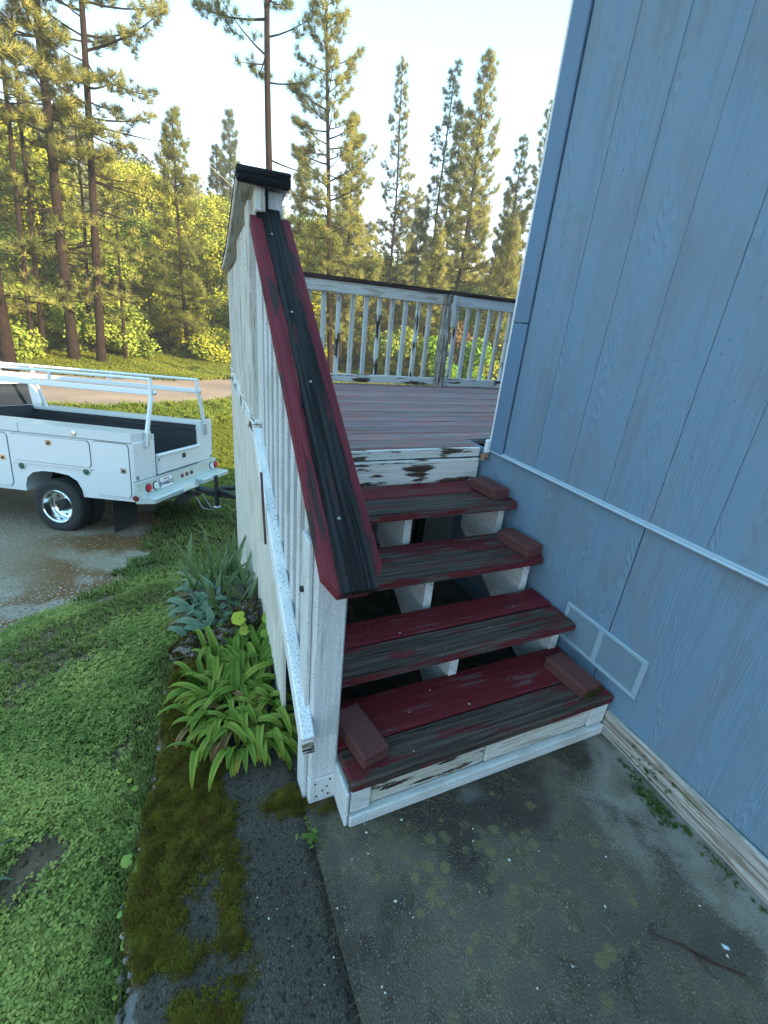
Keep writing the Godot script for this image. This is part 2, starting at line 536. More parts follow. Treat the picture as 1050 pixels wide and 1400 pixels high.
	M.rock = mat(0.9, mk.call(rock), rn, 1.2, Vector3(2.2, 2.2, 1))
	M.brick = mat(0.95, mk.call(brick), rn, 1.3, Vector3(5, 5, 1))
	M.rough_n = rn
	# bark: plates along the trunk; u goes once round, v in metres
	var pl := nbytes(41, 0.035, 3, 512, 512, 1, 3, FastNoiseLite.TYPE_CELLULAR); var bf := nbytes(42, 0.1, 3, 512, 512, 1, 4)
	var bark := PackedByteArray(); bark.resize(512 * 512 * 3)
	for k in 512 * 512:
		var a := pl[k] / 255.0; var f := bf[k] / 255.0
		var c := L(0.008, 0.006, 0.0055).lerp(L(0.036, 0.023, 0.020), sstep(0.25, 0.7, a * 0.6 + f * 0.4)).linear_to_srgb()
		bark[k * 3] = int(c.r * 255); bark[k * 3 + 1] = int(c.g * 255); bark[k * 3 + 2] = int(c.b * 255)
	M.bark = mat(0.95, mk.call(bark), bump_of(pl, 512, 512, 6.0), 1.0, Vector3(2, 0.7, 1))
	# ---- greenery: colour comes from the vertices and copies
	M.needle = mat(0.65); M.needle.backlight_enabled = true; M.needle.backlight = Color(0.2, 0.2, 0.12)
	M.leaf = mat(0.5); M.leaf.backlight_enabled = true; M.leaf.backlight = Color(0.7, 0.7, 0.4)
	M.foliage = mat(0.6); M.foliage.backlight_enabled = true; M.foliage.backlight = Color(0.3, 0.3, 0.15)
	M.blade = mat(0.55); M.blade.backlight_enabled = true; M.blade.backlight = Color(0.5, 0.5, 0.3)
	M.moss = mat(0.95)
	M.plain = mat(0.85)
	M.stone = mat(0.9)
	# ---- made things
	M.paint = flat(L(0.68, 0.70, 0.73), 0.28); M.paint.clearcoat_enabled = true; M.paint.clearcoat = 0.5; M.paint.clearcoat_roughness = 0.15
	M.paintdull = flat(L(0.62, 0.63, 0.64), 0.55)
	M.alu = flat(L(0.60, 0.61, 0.62), 0.38, 0.55)
	M.rackw = flat(L(0.72, 0.73, 0.75), 0.4)
	M.bumper = flat(L(0.50, 0.56, 0.55), 0.35, 0.25)
	M.chrome = flat(L(0.8, 0.8, 0.8), 0.12, 1.0)
	M.rubber = flat(L(0.022, 0.022, 0.023), 0.8)
	M.black = flat(L(0.012, 0.012, 0.014), 0.55)
	M.liner = flat(L(0.022, 0.022, 0.026), 0.7)
	M.gap = flat(L(0.08, 0.085, 0.09), 0.8)
	M.glass = flat(L(0.012, 0.014, 0.016), 0.06)
	M.redlens = flat(L(0.55, 0.02, 0.03), 0.15)
	M.darkred = flat(L(0.16, 0.025, 0.02), 0.25)
	M.clearlens = flat(L(0.7, 0.7, 0.7), 0.12)
	M.greencap = flat(L(0.01, 0.10, 0.06), 0.4)
	M.steel = flat(L(0.30, 0.30, 0.30), 0.45, 0.8)
	M.flash = flat(L(0.36, 0.46, 0.55), 0.4, 0.2)
	M.ventm = flat(L(0.27, 0.37, 0.45), 0.5)
	M.ventback = flat(L(0.15, 0.21, 0.27), 0.8)
	M.whitetrim = flat(L(0.72, 0.74, 0.76), 0.55)
	M.signred = flat(L(0.50, 0.02, 0.035), 0.5)
	M.white = M.white
	M.signwhite = flat(L(0.75, 0.75, 0.75), 0.5)
	M.ink = flat(L(0.02, 0.03, 0.10), 0.6)
	M.inkred = flat(L(0.45, 0.03, 0.03), 0.6)
	M.roof = flat(L(0.10, 0.10, 0.10), 0.9)
	M.inside = flat(L(0.10, 0.10, 0.10), 0.9)

# ---------------------------------------------------------------- ground
const EDGE := [[-2.35, -0.06], [-2.19, -0.04], [-2.07, -0.06], [-1.67, -0.114], [-1.345, -0.155], [-1.08, -0.188], [-0.88, -0.212], [-0.75, -0.218], [-0.62, -0.232], [-0.3, -0.25], [0.6, -0.29]]
func edge_x(z: float) -> float:
	var r: float = EDGE[0][1]
	for k in EDGE.size() - 1:
		if z >= EDGE[k][0]:
			r = lerpf(EDGE[k][1], EDGE[k + 1][1], clampf((z - EDGE[k][0]) / (EDGE[k + 1][0] - EDGE[k][0]), 0, 1))
	return r + hn2.get_noise_2d(z * 5.0, 3.0) * 0.03 + hn2.get_noise_2d(z * 17.0, 9.0) * 0.012

var nz61 := FastNoiseLite.new()
var moss_n := FastNoiseLite.new()
func moss_at(x: float, z: float) -> float:
	var w := moss_n.get_noise_2d(x, z)
	var w2 := moss_n.get_noise_2d(x * 4.0 + 9.0, z * 4.0)
	var q := w * 0.10 + w2 * 0.05
	# big patch along the broken edge, with a bare hollow in it
	var m := minf(0.055 - x, minf(z + 1.36, -0.665 - z + 0.12 * (x + 0.1))) * 9.0
	m = minf(m, (Vector2((x + 0.045 + w * 0.06) / 0.055, (z + 0.775) / 0.07).length() - 0.9) * 0.35)
	m = maxf(m, minf(0.035 - x, minf(minf(z + 0.605, 0.3 - z), x + 0.14)) * 9.0)
	m = maxf(m, 0.5 - Vector2((x - 0.235) / 0.10, (z + 0.985) / 0.07).length() * 0.55)
	m = maxf(m, 0.35 - Vector2((x - 0.33) / 0.07, (z + 0.915) / 0.025).length() * 0.4)
	m = maxf(m, minf(x * -1.0 + 0.09, -1.3 - z) * 4.0)
	return m + q * 4.2 + moss_n.get_noise_2d(x * 9.0, z * 9.0 + 3.0) * 0.22

func patio_tex() -> ImageTexture:
	var w := 1024; var h := 1376
	var d := PackedByteArray(); d.resize(w * h * 3)
	var a := nbytes(51, 0.006, 5, w, h); var f := nbytes(52, 0.22, 2, w, h); var s := nbytes(53, 0.10, 3, w, h); var q := nbytes(54, 0.02, 4, w, h); var st := nbytes(55, 0.35, 1, w, h)
	var spots := []
	var r := RandomNumberGenerator.new(); r.seed = 5
	for k in 95:
		var sx := r.randf_range(0.36, 1.15); var sz := r.randf_range(-0.86, -0.12)
		if k < 45: sx = r.randfn(0.74, 0.12); sz = r.randfn(-0.62, 0.09)
		spots.append([sx, sz, r.randf_range(0.006, 0.017), r.randf_range(0.35, 0.9)])
	var spotmap := PackedFloat32Array(); spotmap.resize(w * h)
	for sp in spots:
		var cx := int((sp[0] + 0.6) / 2.2 * w); var cy := int((sp[1] + 2.3) / 2.95 * h); var R := int(sp[2] / 2.2 * w * 1.5)
		for yy in range(max(cy - R, 0), min(cy + R, h)):
			for xx in range(max(cx - R, 0), min(cx + R, w)):
				var dd: float = Vector2(xx - cx, yy - cy).length() / (sp[2] / 2.2 * w)
				dd += (q[yy * w + xx] / 255.0 - 0.5) * 1.3 + (s[yy * w + xx] / 255.0 - 0.5) * 0.5
				spotmap[yy * w + xx] = maxf(spotmap[yy * w + xx], sp[3] * (1.0 - sstep(0.7, 1.1, dd)))
	for y in h:
		var z := -2.3 + 2.95 * y / h
		for x0 in w:
			var x := -0.6 + 2.2 * x0 / w
			var k := y * w + x0
			var av := a[k] / 255.0; var fv := f[k] / 255.0; var sv := s[k] / 255.0; var qv := q[k] / 255.0
			var c: Color
			if x < 0.267:
				c = L(0.030, 0.025, 0.020).lerp(L(0.104, 0.088, 0.071), fv * 0.6 + av * 0.4)
				c = c.lerp(L(0.012, 0.012, 0.013), 0.7 * sstep(0.64, 0.74, sv))
				c = c.lerp(L(0.15, 0.15, 0.15), 0.8 * sstep(0.0, 0.02, 0.02 - absf(x - edge_x(z) - 0.02) + (qv - 0.5) * 0.06))
				var ms := moss_at(x, z)
				c = c.lerp(L(0.038, 0.030, 0.008).lerp(L(0.072, 0.058, 0.011), qv), sstep(-0.1, 0.25, ms))
			else:
				c = L(0.058, 0.047, 0.037).lerp(L(0.162, 0.134, 0.108), fv * 0.45 + av * 0.55)
				c = c.lerp(L(0.045, 0.038, 0.032), 0.6 * sstep(0.62, 0.75, qv))
				# damp, dirty strip in front of the steps
				c = c.lerp(L(0.042, 0.034, 0.027), 0.65 * sstep(-0.60, -0.80, z + (av - 0.5) * 0.5) * sstep(1.42, 1.30, x + (qv - 0.5) * 0.1))
				# pale bloom beside the wall
				var bl := 1.0 - absf(x - 1.40 + 0.06 * sin(z * 9.0) + (av - 0.5) * 0.35) / 0.17
				bl *= sstep(-0.95, -0.80, z)
				c = c.lerp(L(0.30, 0.28, 0.255), 0.7 * sstep(0.0, 0.9, bl + (fv - 0.5) * 0.5 + (qv - 0.5) * 0.5))
				bl = 1.0 - Vector2((x - 0.82) / 0.09, (z + 0.80) / 0.05).length() + (av - 0.5) * 0.6
				c = c.lerp(L(0.17, 0.18, 0.175), 0.6 * sstep(0.0, 0.7, bl))
				c = c.lerp(L(0.19, 0.165, 0.075), spotmap[k] * (0.55 + 0.45 * fv))
				c = c.lerp(L(0.14, 0.12, 0.065), 0.4 * sstep(0.52, 0.68, qv * 0.5 + av * 0.5))
			# pale aggregate grains
			c = c.lerp(L(0.30, 0.29, 0.27), (0.35 if x < 0.267 else 0.65) * sstep(0.77, 0.86, st[k] / 255.0) * sstep(0.3, 0.65, qv))
			c = c.linear_to_srgb()
			d[k * 3] = int(c.r * 255); d[k * 3 + 1] = int(c.g * 255); d[k * 3 + 2] = int(c.b * 255)
	return tex(Image.create_from_data(w, h, false, Image.FORMAT_RGB8, d))

func slab_uv(x: float, z: float) -> Vector2: return Vector2((x + 0.6) / 2.2, (z + 2.3) / 2.95)

func drape(mask: Callable, x0: float, x1: float, z0: float, z1: float, st: float, lift: float, tint: Callable) -> ArrayMesh:
	var m := MB.new()
	var nx := int((x1 - x0) / st); var nzz := int((z1 - z0) / st)
	var id := {}
	var get_v := func(i: int, j: int) -> int:
		var key := i * 10000 + j
		if id.has(key): return id[key]
		var x := x0 + i * st; var z := z0 + j * st
		m.col = tint.call(x, z)
		var k: int = m.vert(Vector3(x, land(x, z) + lift, z), Vector3(land(x - 0.1, z) - land(x + 0.1, z), 0.2, land(x, z - 0.1) - land(x, z + 0.1)).normalized(), Vector2(x, z))
		id[key] = k
		return k
	for i in nx:
		for j in nzz:
			if mask.call(x0 + (i + 0.5) * st, z0 + (j + 0.5) * st) <= 0.0: continue
			var a: int = get_v.call(i, j); var b: int = get_v.call(i + 1, j); var d: int = get_v.call(i + 1, j + 1); var e: int = get_v.call(i, j + 1)
			m.idx(a, b, d, Vector3.UP); m.idx(a, d, e, Vector3.UP)
	return m.done()

# > 0 on the gravel yard the truck stands on
func gravel_mask(x: float, z: float) -> float:
	var w := hn.get_noise_2d(x * 3.0, z * 3.0) * 0.5 + hn2.get_noise_2d(x, z) * 0.25
	# edge of the grass: from bottom left of the picture up to the truck's rear wheels
	var e := -1.05 + 0.28 * (z + 3.2) * -1.0
	var g := (-0.55 - 0.16 * (z + 6.3)) - x
	if z > -4.2: g = minf(g, (-1.1 + (-2.9 - z) * 1.0) - x)
	return minf(g + w * 0.5, minf(minf(z + 12.2, -1.9 - z), x + 9.5))

func road_mask(x: float, z: float) -> float:
	var w := hn.get_noise_2d(x * 1.5, z * 1.5) * 0.8
	var c := -20.3 - 0.42 * maxf(0.0, x + 2.0) * (1.0 + maxf(0.0, x - 1.0) * 0.25)
	c += 0.1 * minf(x + 4.0, 0.0)
	return 2.7 - absf(z - c) + w * 0.6

func build_ground() -> void:
	moss_n.seed = 8; moss_n.frequency = 5.0
	nz61 = nz(61, 1.1, 3)
	# one sheet of earth out to the horizon, finer near the house
	var m := MB.new()
	var N := 220
	var pos := func(u: float) -> float: return 15.0 * u + 420.0 * pow(absf(u), 4.2) * signf(u)
	for j in N + 1:
		for i in N + 1:
			var x: float = pos.call(2.0 * i / N - 1.0); var z: float = pos.call(2.0 * j / N - 1.0)
			var y := land(x, z)
			if x > 0.4 and z > -5.0 and z < 14.0: y = minf(y, -0.35 if z > -2.3 else y)
			if x > -0.08 and z > -2.2: y = minf(y, -0.3)
			var e := 0.1 + absf(x) * 0.01
			var nn := Vector3(land(x - e, z) - land(x + e, z), 2.0 * e, land(x, z - e) - land(x, z + e)).normalized()
			var far := smoothstep(9.0, 20.0, Vector2(x, z).length())
			var v := hn.get_noise_2d(x * 0.5 + 40.0, z * 0.5)
			m.col = Color(0.75, 0.72, 0.68).lerp(Color(0.75, 0.85, 0.42).lerp(Color(1.0, 0.85, 0.55), clampf(v * 1.6 + 0.3, 0, 1)), far)
			m.vert(Vector3(x, y, z), nn, Vector2(x, z))
	for j in N:
		for i in N:
			var a := j * (N + 1) + i
			m.idx(a, a + 1, a + N + 2, Vector3.UP); m.idx(a, a + N + 2, a + N + 1, Vector3.UP)
	structure(put("ground", m.done(), M.soil), "brown earth and sloping ground under the whole yard", "ground")
	# gravel yard
	var gt := func(x: float, z: float) -> Color:
		var v := hn.get_noise_2d(x * 2.2, z * 2.2) + hn2.get_noise_2d(x, z) * 0.4
		var c := Color(0.95, 0.83, 0.70).lerp(Color(0.80, 0.63, 0.46), clampf(0.5 + v * 1.4, 0, 1))
		var rust := smoothstep(1.5, 0.3, absf(gravel_mask(x, z) - 0.35)) * smoothstep(-0.35, 0.0, hn2.get_noise_2d(x * 0.7, z * 0.7 + 4.0)) * smoothstep(-2.8, -3.8, z)
		return c.lerp(Color(0.52, 0.27, 0.12), rust)
	structure(put("gravel_yard", drape(gravel_mask, -9.6, 0.4, -12.4, -1.8, 0.09, 0.012, gt), M.gravel), "grey and rusty gravel yard under the white truck", "driveway")
	var rt := func(x: float, z: float) -> Color:
		var v := hn.get_noise_2d(x, z * 2.0)
		return Color(0.78, 0.62, 0.53).lerp(Color(0.55, 0.46, 0.42), clampf(0.5 + v * 1.5, 0, 1))
	structure(put("road", drape(road_mask, -40.0, 9.0, -44.0, -16.0, 0.4, 0.05, rt), M.gravel), "brown dirt road curving past the trees behind the truck", "road")
	var tk := func(x: float, z: float) -> float: return 0.9 - absf(z + 41.5 - 0.9 * (x - 1.0)) + hn.get_noise_2d(x, z)
	structure(put("dirt_track", drape(tk, -5.0, 6.0, -50.0, -36.0, 0.3, 0.06, rt), M.gravel), "pale track crossing the grass clearing among the trees", "track")
	# patio
	var pt := patio_tex()
	M.patio = mat(0.95, pt, null)
	M.patio.normal_enabled = false
	var nb := nbytes(56, 0.42, 3, 1024, 1024)
	M.patio.normal_enabled = true; M.patio.normal_texture = bump_of(nb, 1024, 1024, 5.0); M.patio.normal_scale = 0.55
	m = MB.new()
	var rows := []
	var z := -2.35
	while z < 0.62:
		var xe := edge_x(z)
		var row := []
		var q := hn2.get_noise_2d(z * 9.0, 1.0); var q2 := hn2.get_noise_2d(z * 31.0, 5.0)
		row.append(Vector3(xe - 0.05 + q * 0.03, -0.34, z))
		row.append(Vector3(xe - 0.035 + q * 0.05 + q2 * 0.02, -0.15, z))
		row.append(Vector3(xe - 0.018 + q2 * 0.03, -0.07 + q * 0.03, z))
		row.append(Vector3(xe, -0.018 + q2 * 0.012, z))
		for k in 14:
			var t := (k + 1) / 14.0
			var x := lerpf(xe, 0.268, t)
			row.append(Vector3(x, (0.0 if t >= 1.0 else hn2.get_noise_2d(x * 6.0, z * 6.0) * 0.010 + hn2.get_noise_2d(x * 25.0, z * 25.0) * 0.004 + 0.010 * clampf(moss_at(x, z) * 2.0, 0, 1)) - 0.004 * smoothstep(0.1, 0.0, t), z))
		row.append(Vector3(0.2685, -0.05, z))
		rows.append(row)
		z += 0.018
	var W: int = rows[0].size()
	for j in rows.size():
		for i in W:
			var p: Vector3 = rows[j][i]
			var tx: Vector3 = rows[j][min(i + 1, W - 1)] - rows[j][max(i - 1, 0)]
			var tz: Vector3 = rows[min(j + 1, rows.size() - 1)][i] - rows[max(j - 1, 0)][i]
			var nn := tz.cross(tx).normalized()
			m.vert(p, nn, slab_uv(p.x + (p.y * 0.5 if i < 4 else 0.0), p.z))
	for j in rows.size() - 1:
		for i in W - 1:
			var a := j * W + i
			var o := m.n[a] + m.n[a + 1]
			m.idx(a, a + 1, a + W + 1, o); m.idx(a, a + W + 1, a + W, o)
	structure(put("patio", m.done(), M.patio), "dark mossy strip of old concrete with a broken left edge", "concrete slab")
	m = MB.new()
	var grid := 40
	for j in grid + 1:
		for i in grid + 1:
			var p := Vector3(lerpf(0.272, 1.62, float(i) / grid), 0, lerpf(-2.35, 0.62, float(j) / grid))
			p.y = hn2.get_noise_2d(p.x * 2.0, p.z * 2.0) * 0.004
			m.vert(p, Vector3.UP, slab_uv(p.x, p.z))
	for j in grid:
		for i in grid:
			var a := j * (grid + 1) + i
			m.idx(a, a + 1, a + grid + 2, Vector3.UP); m.idx(a, a + grid + 2, a + grid + 1, Vector3.UP)
	m.quad(Vector3(0.266, -0.007, -2.35), Vector3(0.266, -0.007, 0.62), Vector3(0.272, -0.001, 0.62), Vector3(0.272, -0.001, -2.35), Vector3(-0.5, 0.8, 0).normalized(), slab_uv(0.3, -2), slab_uv(0.3, 0), slab_uv(0.31, 0), slab_uv(0.31, -2))
	structure(put("patio", m.done(), M.patio), "stained grey concrete in front of the steps beside the blue wall", "concrete slab")
	# moss cushions: short upright shoots
	var sh := MB.new()
	var r := RandomNumberGenerator.new(); r.seed = 12
	for k in 9:
		var a := r.randf() * TAU; var ln := r.randf_range(0.005, 0.011)
		var b := Vector3(r.randf_range(-0.006, 0.006), -0.002, r.randf_range(-0.006, 0.006))
		var tip := b + Vector3(cos(a) * ln * 0.6, ln, sin(a) * ln * 0.6)
		var sd := Vector3(-sin(a), 0, cos(a)) * 0.0016
		sh.col = Color(1, 1, 1).lerp(Color(1.7, 1.6, 1.3), r.randf() * 0.6)
		sh.tri(b - sd, b + sd, tip, Vector3(cos(a) * 0.4, 0.9, sin(a) * 0.4).normalized())
	H.shoot = sh.done()
	var xf := []; var cs := []
	var tries := 0
	while tries < 90000:
		tries += 1
		var zz := r.randf_range(-1.75, -0.05); var x := r.randf_range(-0.3, 0.42)
		if x < edge_x(zz) - 0.01: continue
		var mv := moss_at(x, zz)
		if mv < r.randf() * 0.35: continue
		var y := hn2.get_noise_2d(x * 6.0, zz * 6.0) * 0.010 + 0.010 * clampf(mv * 2.0, 0, 1) if x < 0.262 else 0.0
		if x > 0.262 and x < 0.276: y = -0.004
		xf.append(Transform3D(Basis(Vector3.UP, r.randf() * TAU).scaled(Vector3.ONE * r.randf_range(0.6, 1.25)), Vector3(x, y, zz)))
		var v := clampf(0.5 + moss_n.get_noise_2d(x * 3.0 + 5.0, zz * 3.0) * 1.2, 0, 1)
		cs.append(Color(0.105, 0.066, 0.012).lerp(Color(0.18, 0.145, 0.020), v) * r.randf_range(0.75, 1.25))
	tag(multi("moss", H.shoot, M.moss, xf, cs), "brown and olive moss spread over the broken concrete edge", "moss")
	# loose stones lying on the gravel
	var pb := MB.new()
	ball(pb, Vector3.ZERO, Vector3(1, 0.6, 0.8), 5, 4, 0.25, 3)
	xf = []; cs = []
	for k in 14000:
		var zz := r.randf_range(-8.0, -2.0); var x := r.randf_range(-5.0, 0.0)
		if k % 2 == 0: zz = r.randf_range(-5.5, -2.0)
		if gravel_mask(x, zz) < 0.03: continue
		var s := r.randf_range(0.004, 0.013) * (1.6 if r.randf() < 0.08 else 1.0)
		xf.append(Transform3D(Basis(Vector3.UP, r.randf() * TAU).scaled(Vector3.ONE * s), Vector3(x, land(x, zz) + 0.014, zz)))
		cs.append(Color(0.34, 0.33, 0.32).lerp(Color(0.30, 0.20, 0.12), r.randf() * 0.8) * r.randf_range(0.5, 1.5))
	# crumbled concrete along the broken edge
	var xr := []; var cr := []
	for k in 240:
		var zz := r.randf_range(-2.0, 0.2)
		var x := edge_x(zz) - 0.012 + r.randfn(0.0, 0.014)
		var s := r.randf_range(0.004, 0.016)
		xr.append(Transform3D(Basis(Vector3.UP, r.randf() * TAU).rotated(Vector3.RIGHT, r.randf_range(-0.5, 0.5)).scaled(Vector3.ONE * s), Vector3(x, -0.012 - maxf(0.0, edge_x(zz) - x) * 2.2, zz)))
		cr.append(Color(0.08, 0.068, 0.05).lerp(Color(0.27, 0.26, 0.24), pow(r.randf(), 1.6)) * r.randf_range(0.7, 1.2))
	tag(multi("edge_rubble", pb.done(), M.stone, xr, cr), "crumbled grey concrete bits along the broken slab edge", "rubble")
	var xg := []; var cg := []
	for k in 9000:
		var zz := r.randf_range(-4.2, 0.1); var x := r.randf_range(-2.8, -0.2)
		if not grassy(x, zz) or nz61.get_noise_2d(x * 1.3, zz * 1.3) < 0.08: continue
		var s := r.randf_range(0.003, 0.011) * (1.7 if r.randf() < 0.06 else 1.0)
		xg.append(Transform3D(Basis(Vector3.UP, r.randf() * TAU).scaled(Vector3.ONE * s), Vector3(x, land(x, zz), zz)))
		cg.append(Color(0.11, 0.075, 0.048).lerp(Color(0.22, 0.18, 0.14), r.randf() * r.randf()) * r.randf_range(0.6, 1.3))
	tag(multi("soil_crumbs", pb.done(), M.stone, xg, cg), "crumbs of bare brown soil in the thin patches of the lawn", "soil")
	tag(multi("loose_gravel", pb.done(), M.stone, xf, cs), "small grey and brown stones strewn over the yard", "gravel")

# a lumpy ball
func ball(m: MB, at: Vector3, rad: Vector3, seg: int, rings: int, lump: float, s: int, freq := 1.2, uvs := 1.0) -> void:
	var f := nz(s, freq, 3)
	var base := m.v.size()
	for j in rings + 1:
		for i in seg + 1:
			var th := PI * j / rings; var ph := TAU * (i % seg) / seg
			var d := Vector3(sin(th) * cos(ph), cos(th), sin(th) * sin(ph))
			var q := 1.0 + lump * f.get_noise_3d(d.x, d.y, d.z)
			m.vert(at + d * rad * q, (d / rad).normalized(), Vector2(float(i) / seg * uvs, float(j) / rings * uvs * 0.5))
	var cnt := m.v.size() - base
	var ns := PackedVector3Array(); ns.resize(cnt)
	for j in rings:
		for i in seg:
			var a := base + j * (seg + 1) + i
			var o := m.n[a] + m.n[a + seg + 2]
			m.idx(a, a + 1, a + seg + 2, o); m.idx(a, a + seg + 2, a + seg + 1, o)
			var g := (m.v[a + 1] - m.v[a]).cross(m.v[a + seg + 1] - m.v[a])
			if g.dot(o) < 0: g = -g
			for q in [a, a + 1, a + seg + 1, a + seg + 2]: ns[q - base] += g
	for j in rings + 1:
		var sum := ns[j * (seg + 1)] + ns[j * (seg + 1) + seg]
		ns[j * (seg + 1)] = sum; ns[j * (seg + 1) + seg] = sum
	for k in cnt:
		if ns[k].length() > 1e-12: m.n[base + k] = ns[k].normalized()

# ---------------------------------------------------------------- house
func siding(called: String, x: float, y0: float, y1: float, z0: float, z1: float, th: float, uo: Vector2, mt: Material, parent: Node3D, bev := 0.0025) -> MeshInstance3D:
	var m := MB.new()
	m.box(Transform3D(Basis(), Vector3(x + th * 0.5, (y0 + y1) * 0.5, (z0 + z1) * 0.5)), Vector3(th, y1 - y0, z1 - z0), bev, Vector2.ZERO, 1)
	for k in m.uv.size(): m.uv[k] = Vector2(m.uv[k].y + uo.x, uo.y - m.uv[k].x)
	return put(called, m.done(), mt, parent)

func build_house() -> void:
	var h := thing("house", "blue house with embossed plywood siding beside the steps", "house", Vector3(1.5, 0, -1.9))
	var hh := Node3D.new()   # parts are laid out in world metres
	h.position = Vector3.ZERO
	hh.free()
	var m := MB.new()
	m.box(Transform3D(Basis(), Vector3(5.53, 1.45, 5.1)), Vector3(7.98, 3.9, 13.9), 0.0)
	put("wall", m.done(), M.inside, h)
	# boards between the grooves of the upper sheets
	var k := 0
	var z := -1.77
	while z < 5.0:
		var z1 := z + 0.205
		siding("siding_board", 1.504 + 0.0006 * ((k * 7) % 3), 0.905, 3.38, (-1.797 if k == 0 else z + 0.0008), z1 - 0.0008, 0.012, Vector2(0.205 * ((k * 3) % 4) + 0.003, 0.55 * ((k * 5) % 7)), M.siding, h, 0.0014)
		z = z1; k += 1
	siding("siding_sheet", 1.5085, 0.91, 3.38, -1.86, 5.0, 0.010, Vector2.ZERO, M.trim, h, 0.0)
	var cb := siding("corner_board", 1.490, 1.53, 3.4, -1.902, -1.80, 0.013, Vector2(0.05, 0.2), M.trim, h, 0.004)
	siding("corner_board", 1.490, 0.905, 1.527, -1.902, -1.80, 0.013, Vector2(0.31, 0.9), M.trim, h, 0.004)
	lumber("corner_trim", Vector3(1.512, 0.90, -1.909), Vector3(1.512, 3.4, -1.909), Vector3(0, 0, -1), 0.044, 0.012, M.whitetrim, h)
	lumber("trim_end_block", Vector3(1.487, 0.885, -1.915), Vector3(1.487, 0.955, -1.915), Vector3(0, 0, -1), 0.03, 0.022, M.whitetrim, h)
	# face that looks over the deck, and the rest of the house, out of view
	var b := MB.new()
	b.box(Transform3D(Basis(), Vector3(5.53, 1.9, -1.877)), Vector3(7.96, 2.98, 0.03), 0.0, Vector2.ZERO, 0)
	put("siding_sheet", b.done(), M.trim, h)
	# skirting sheets under the flashing
	var sz := [-2.15, -0.962, 0.258, 1.478, 2.698, 3.9]
	for q in 5:
		siding("skirting_sheet", 1.5085 + 0.0008 * (q % 2), 0.095, 0.893, sz[q] + 0.0022, sz[q + 1] - 0.0022, 0.012, Vector2(0.4 * q + 0.28, 0.7 * q + 0.4), M.siding, h)
	siding("skirting_sheet", 1.5215, -0.3, 0.88, -2.15, 4.0, 0.008, Vector2.ZERO, M.trim, h, 0.0)
	var f := MB.new()
	f.tube([Vector3(1.497, 0.899, -1.93), Vector3(1.4955, 0.897, -0.9), Vector3(1.497, 0.899, 0.2), Vector3(1.497, 0.9, 4.0)], [0.0065, 0.0065, 0.0065, 0.0065], 8)
	f.box(Transform3D(Basis(), Vector3(1.503, 0.904, 1.03)), Vector3(0.012, 0.016, 5.92), 0.002)
	put("drip_flashing", f.done(), M.flash, h)
	# weathered board along the foot of the wall
	lumber("sill_board", Vector3(1.512, 0.049, -1.6), Vector3(1.508, 0.049, -0.86), Vector3(-1, 0, 0), 0.098, 0.018, M.bare, h)
	lumber("sill_board", Vector3(1.508, 0.050, -0.856), Vector3(1.478, 0.066, 0.35), Vector3(-1, 0, 0), 0.125, 0.022, M.bare, h, 0.006)
	lumber("sill_board", Vector3(1.478, 0.066, 0.354), Vector3(1.47, 0.066, 2.5), Vector3(-1, 0, 0), 0.13, 0.022, M.bare, h, 0.006)
	# foundation vent
	var v := sub("foundation_vent", h)
	v.name = "foundation_vent"
	f = MB.new()
	var z0 := -1.178; var z9 := -0.772; var y0 := 0.243; var y9 := 0.424; var zm := -0.985
	f.box(Transform3D(Basis(), Vector3(1.5035, y9 - 0.009, (z0 + z9) * 0.5)), Vector3(0.011, 0.018, z9 - z0), 0.003)
	f.box(Transform3D(Basis(), Vector3(1.5035, y0 + 0.008, (z0 + z9) * 0.5)), Vector3(0.011, 0.016, z9 - z0), 0.003)
	for e in [[z0 + 0.008, 0.016], [z9 - 0.011, 0.022], [zm, 0.022]]:
		f.box(Transform3D(Basis(), Vector3(1.504, (y0 + y9) * 0.5, e[0])), Vector3(0.0105, y9 - y0 - 0.0345, e[1]), 0.002)
	put("frame", f.done(), M.ventm, v)
	f = MB.new()
	f.box(Transform3D(Basis(), Vector3(1.5072, (y0 + y9) * 0.5, (z0 + z9) * 0.5)), Vector3(0.002, y9 - y0 - 0.02, z9 - z0 - 0.02), 0.0)
	put("screen", f.done(), M.ventback, v)
	for half in [[z0 + 0.0165, zm - 0.0115], [zm + 0.0115, z9 - 0.0225]]:
		for i in 14:
			f = MB.new()
			var yy := y0 + 0.022 + i * 0.0102
			f.box(Transform3D(Basis(Vector3(0, 0, 1), -0.75), Vector3(1.5035, yy, (half[0] + half[1]) * 0.5)), Vector3(0.0095, 0.0022, half[1] - half[0]), 0.0)
			put("louver", f.done(), M.ventm, v)
	# nail heads and pocks in the siding
	for p in [[2.05, -1.47], [1.53, -0.905], [1.49, -0.915], [1.92, -1.36], [1.12, -0.55], [1.3, -1.2]]:
		f = MB.new()
		f.lathe([Vector2(0.0035, 0), Vector2(0.0028, 0.002), Vector2(0, 0.0026)], 8, Transform3D(Basis(Vector3(0, 0, 1), PI / 2), Vector3(1.5045 if p[0] > 0.9 else 1.509, p[0], p[1])))
		put("nail_head", f.done(), M.ventback, h)
	# roof
	var rf := MB.new()
	rf.slab(PackedVector2Array([Vector2(1.15, 3.36), Vector2(5.5, 4.95), Vector2(9.9, 3.36), Vector2(9.9, 3.5), Vector2(5.5, 5.1), Vector2(1.15, 3.5)]), Vector3(0, 0, -2.2), Vector3(1, 0, 0), Vector3(0, 1, 0), Vector3(0, 0, 14.6))
	put("roof", rf.done(), M.roof, h)
	rf = MB.new()
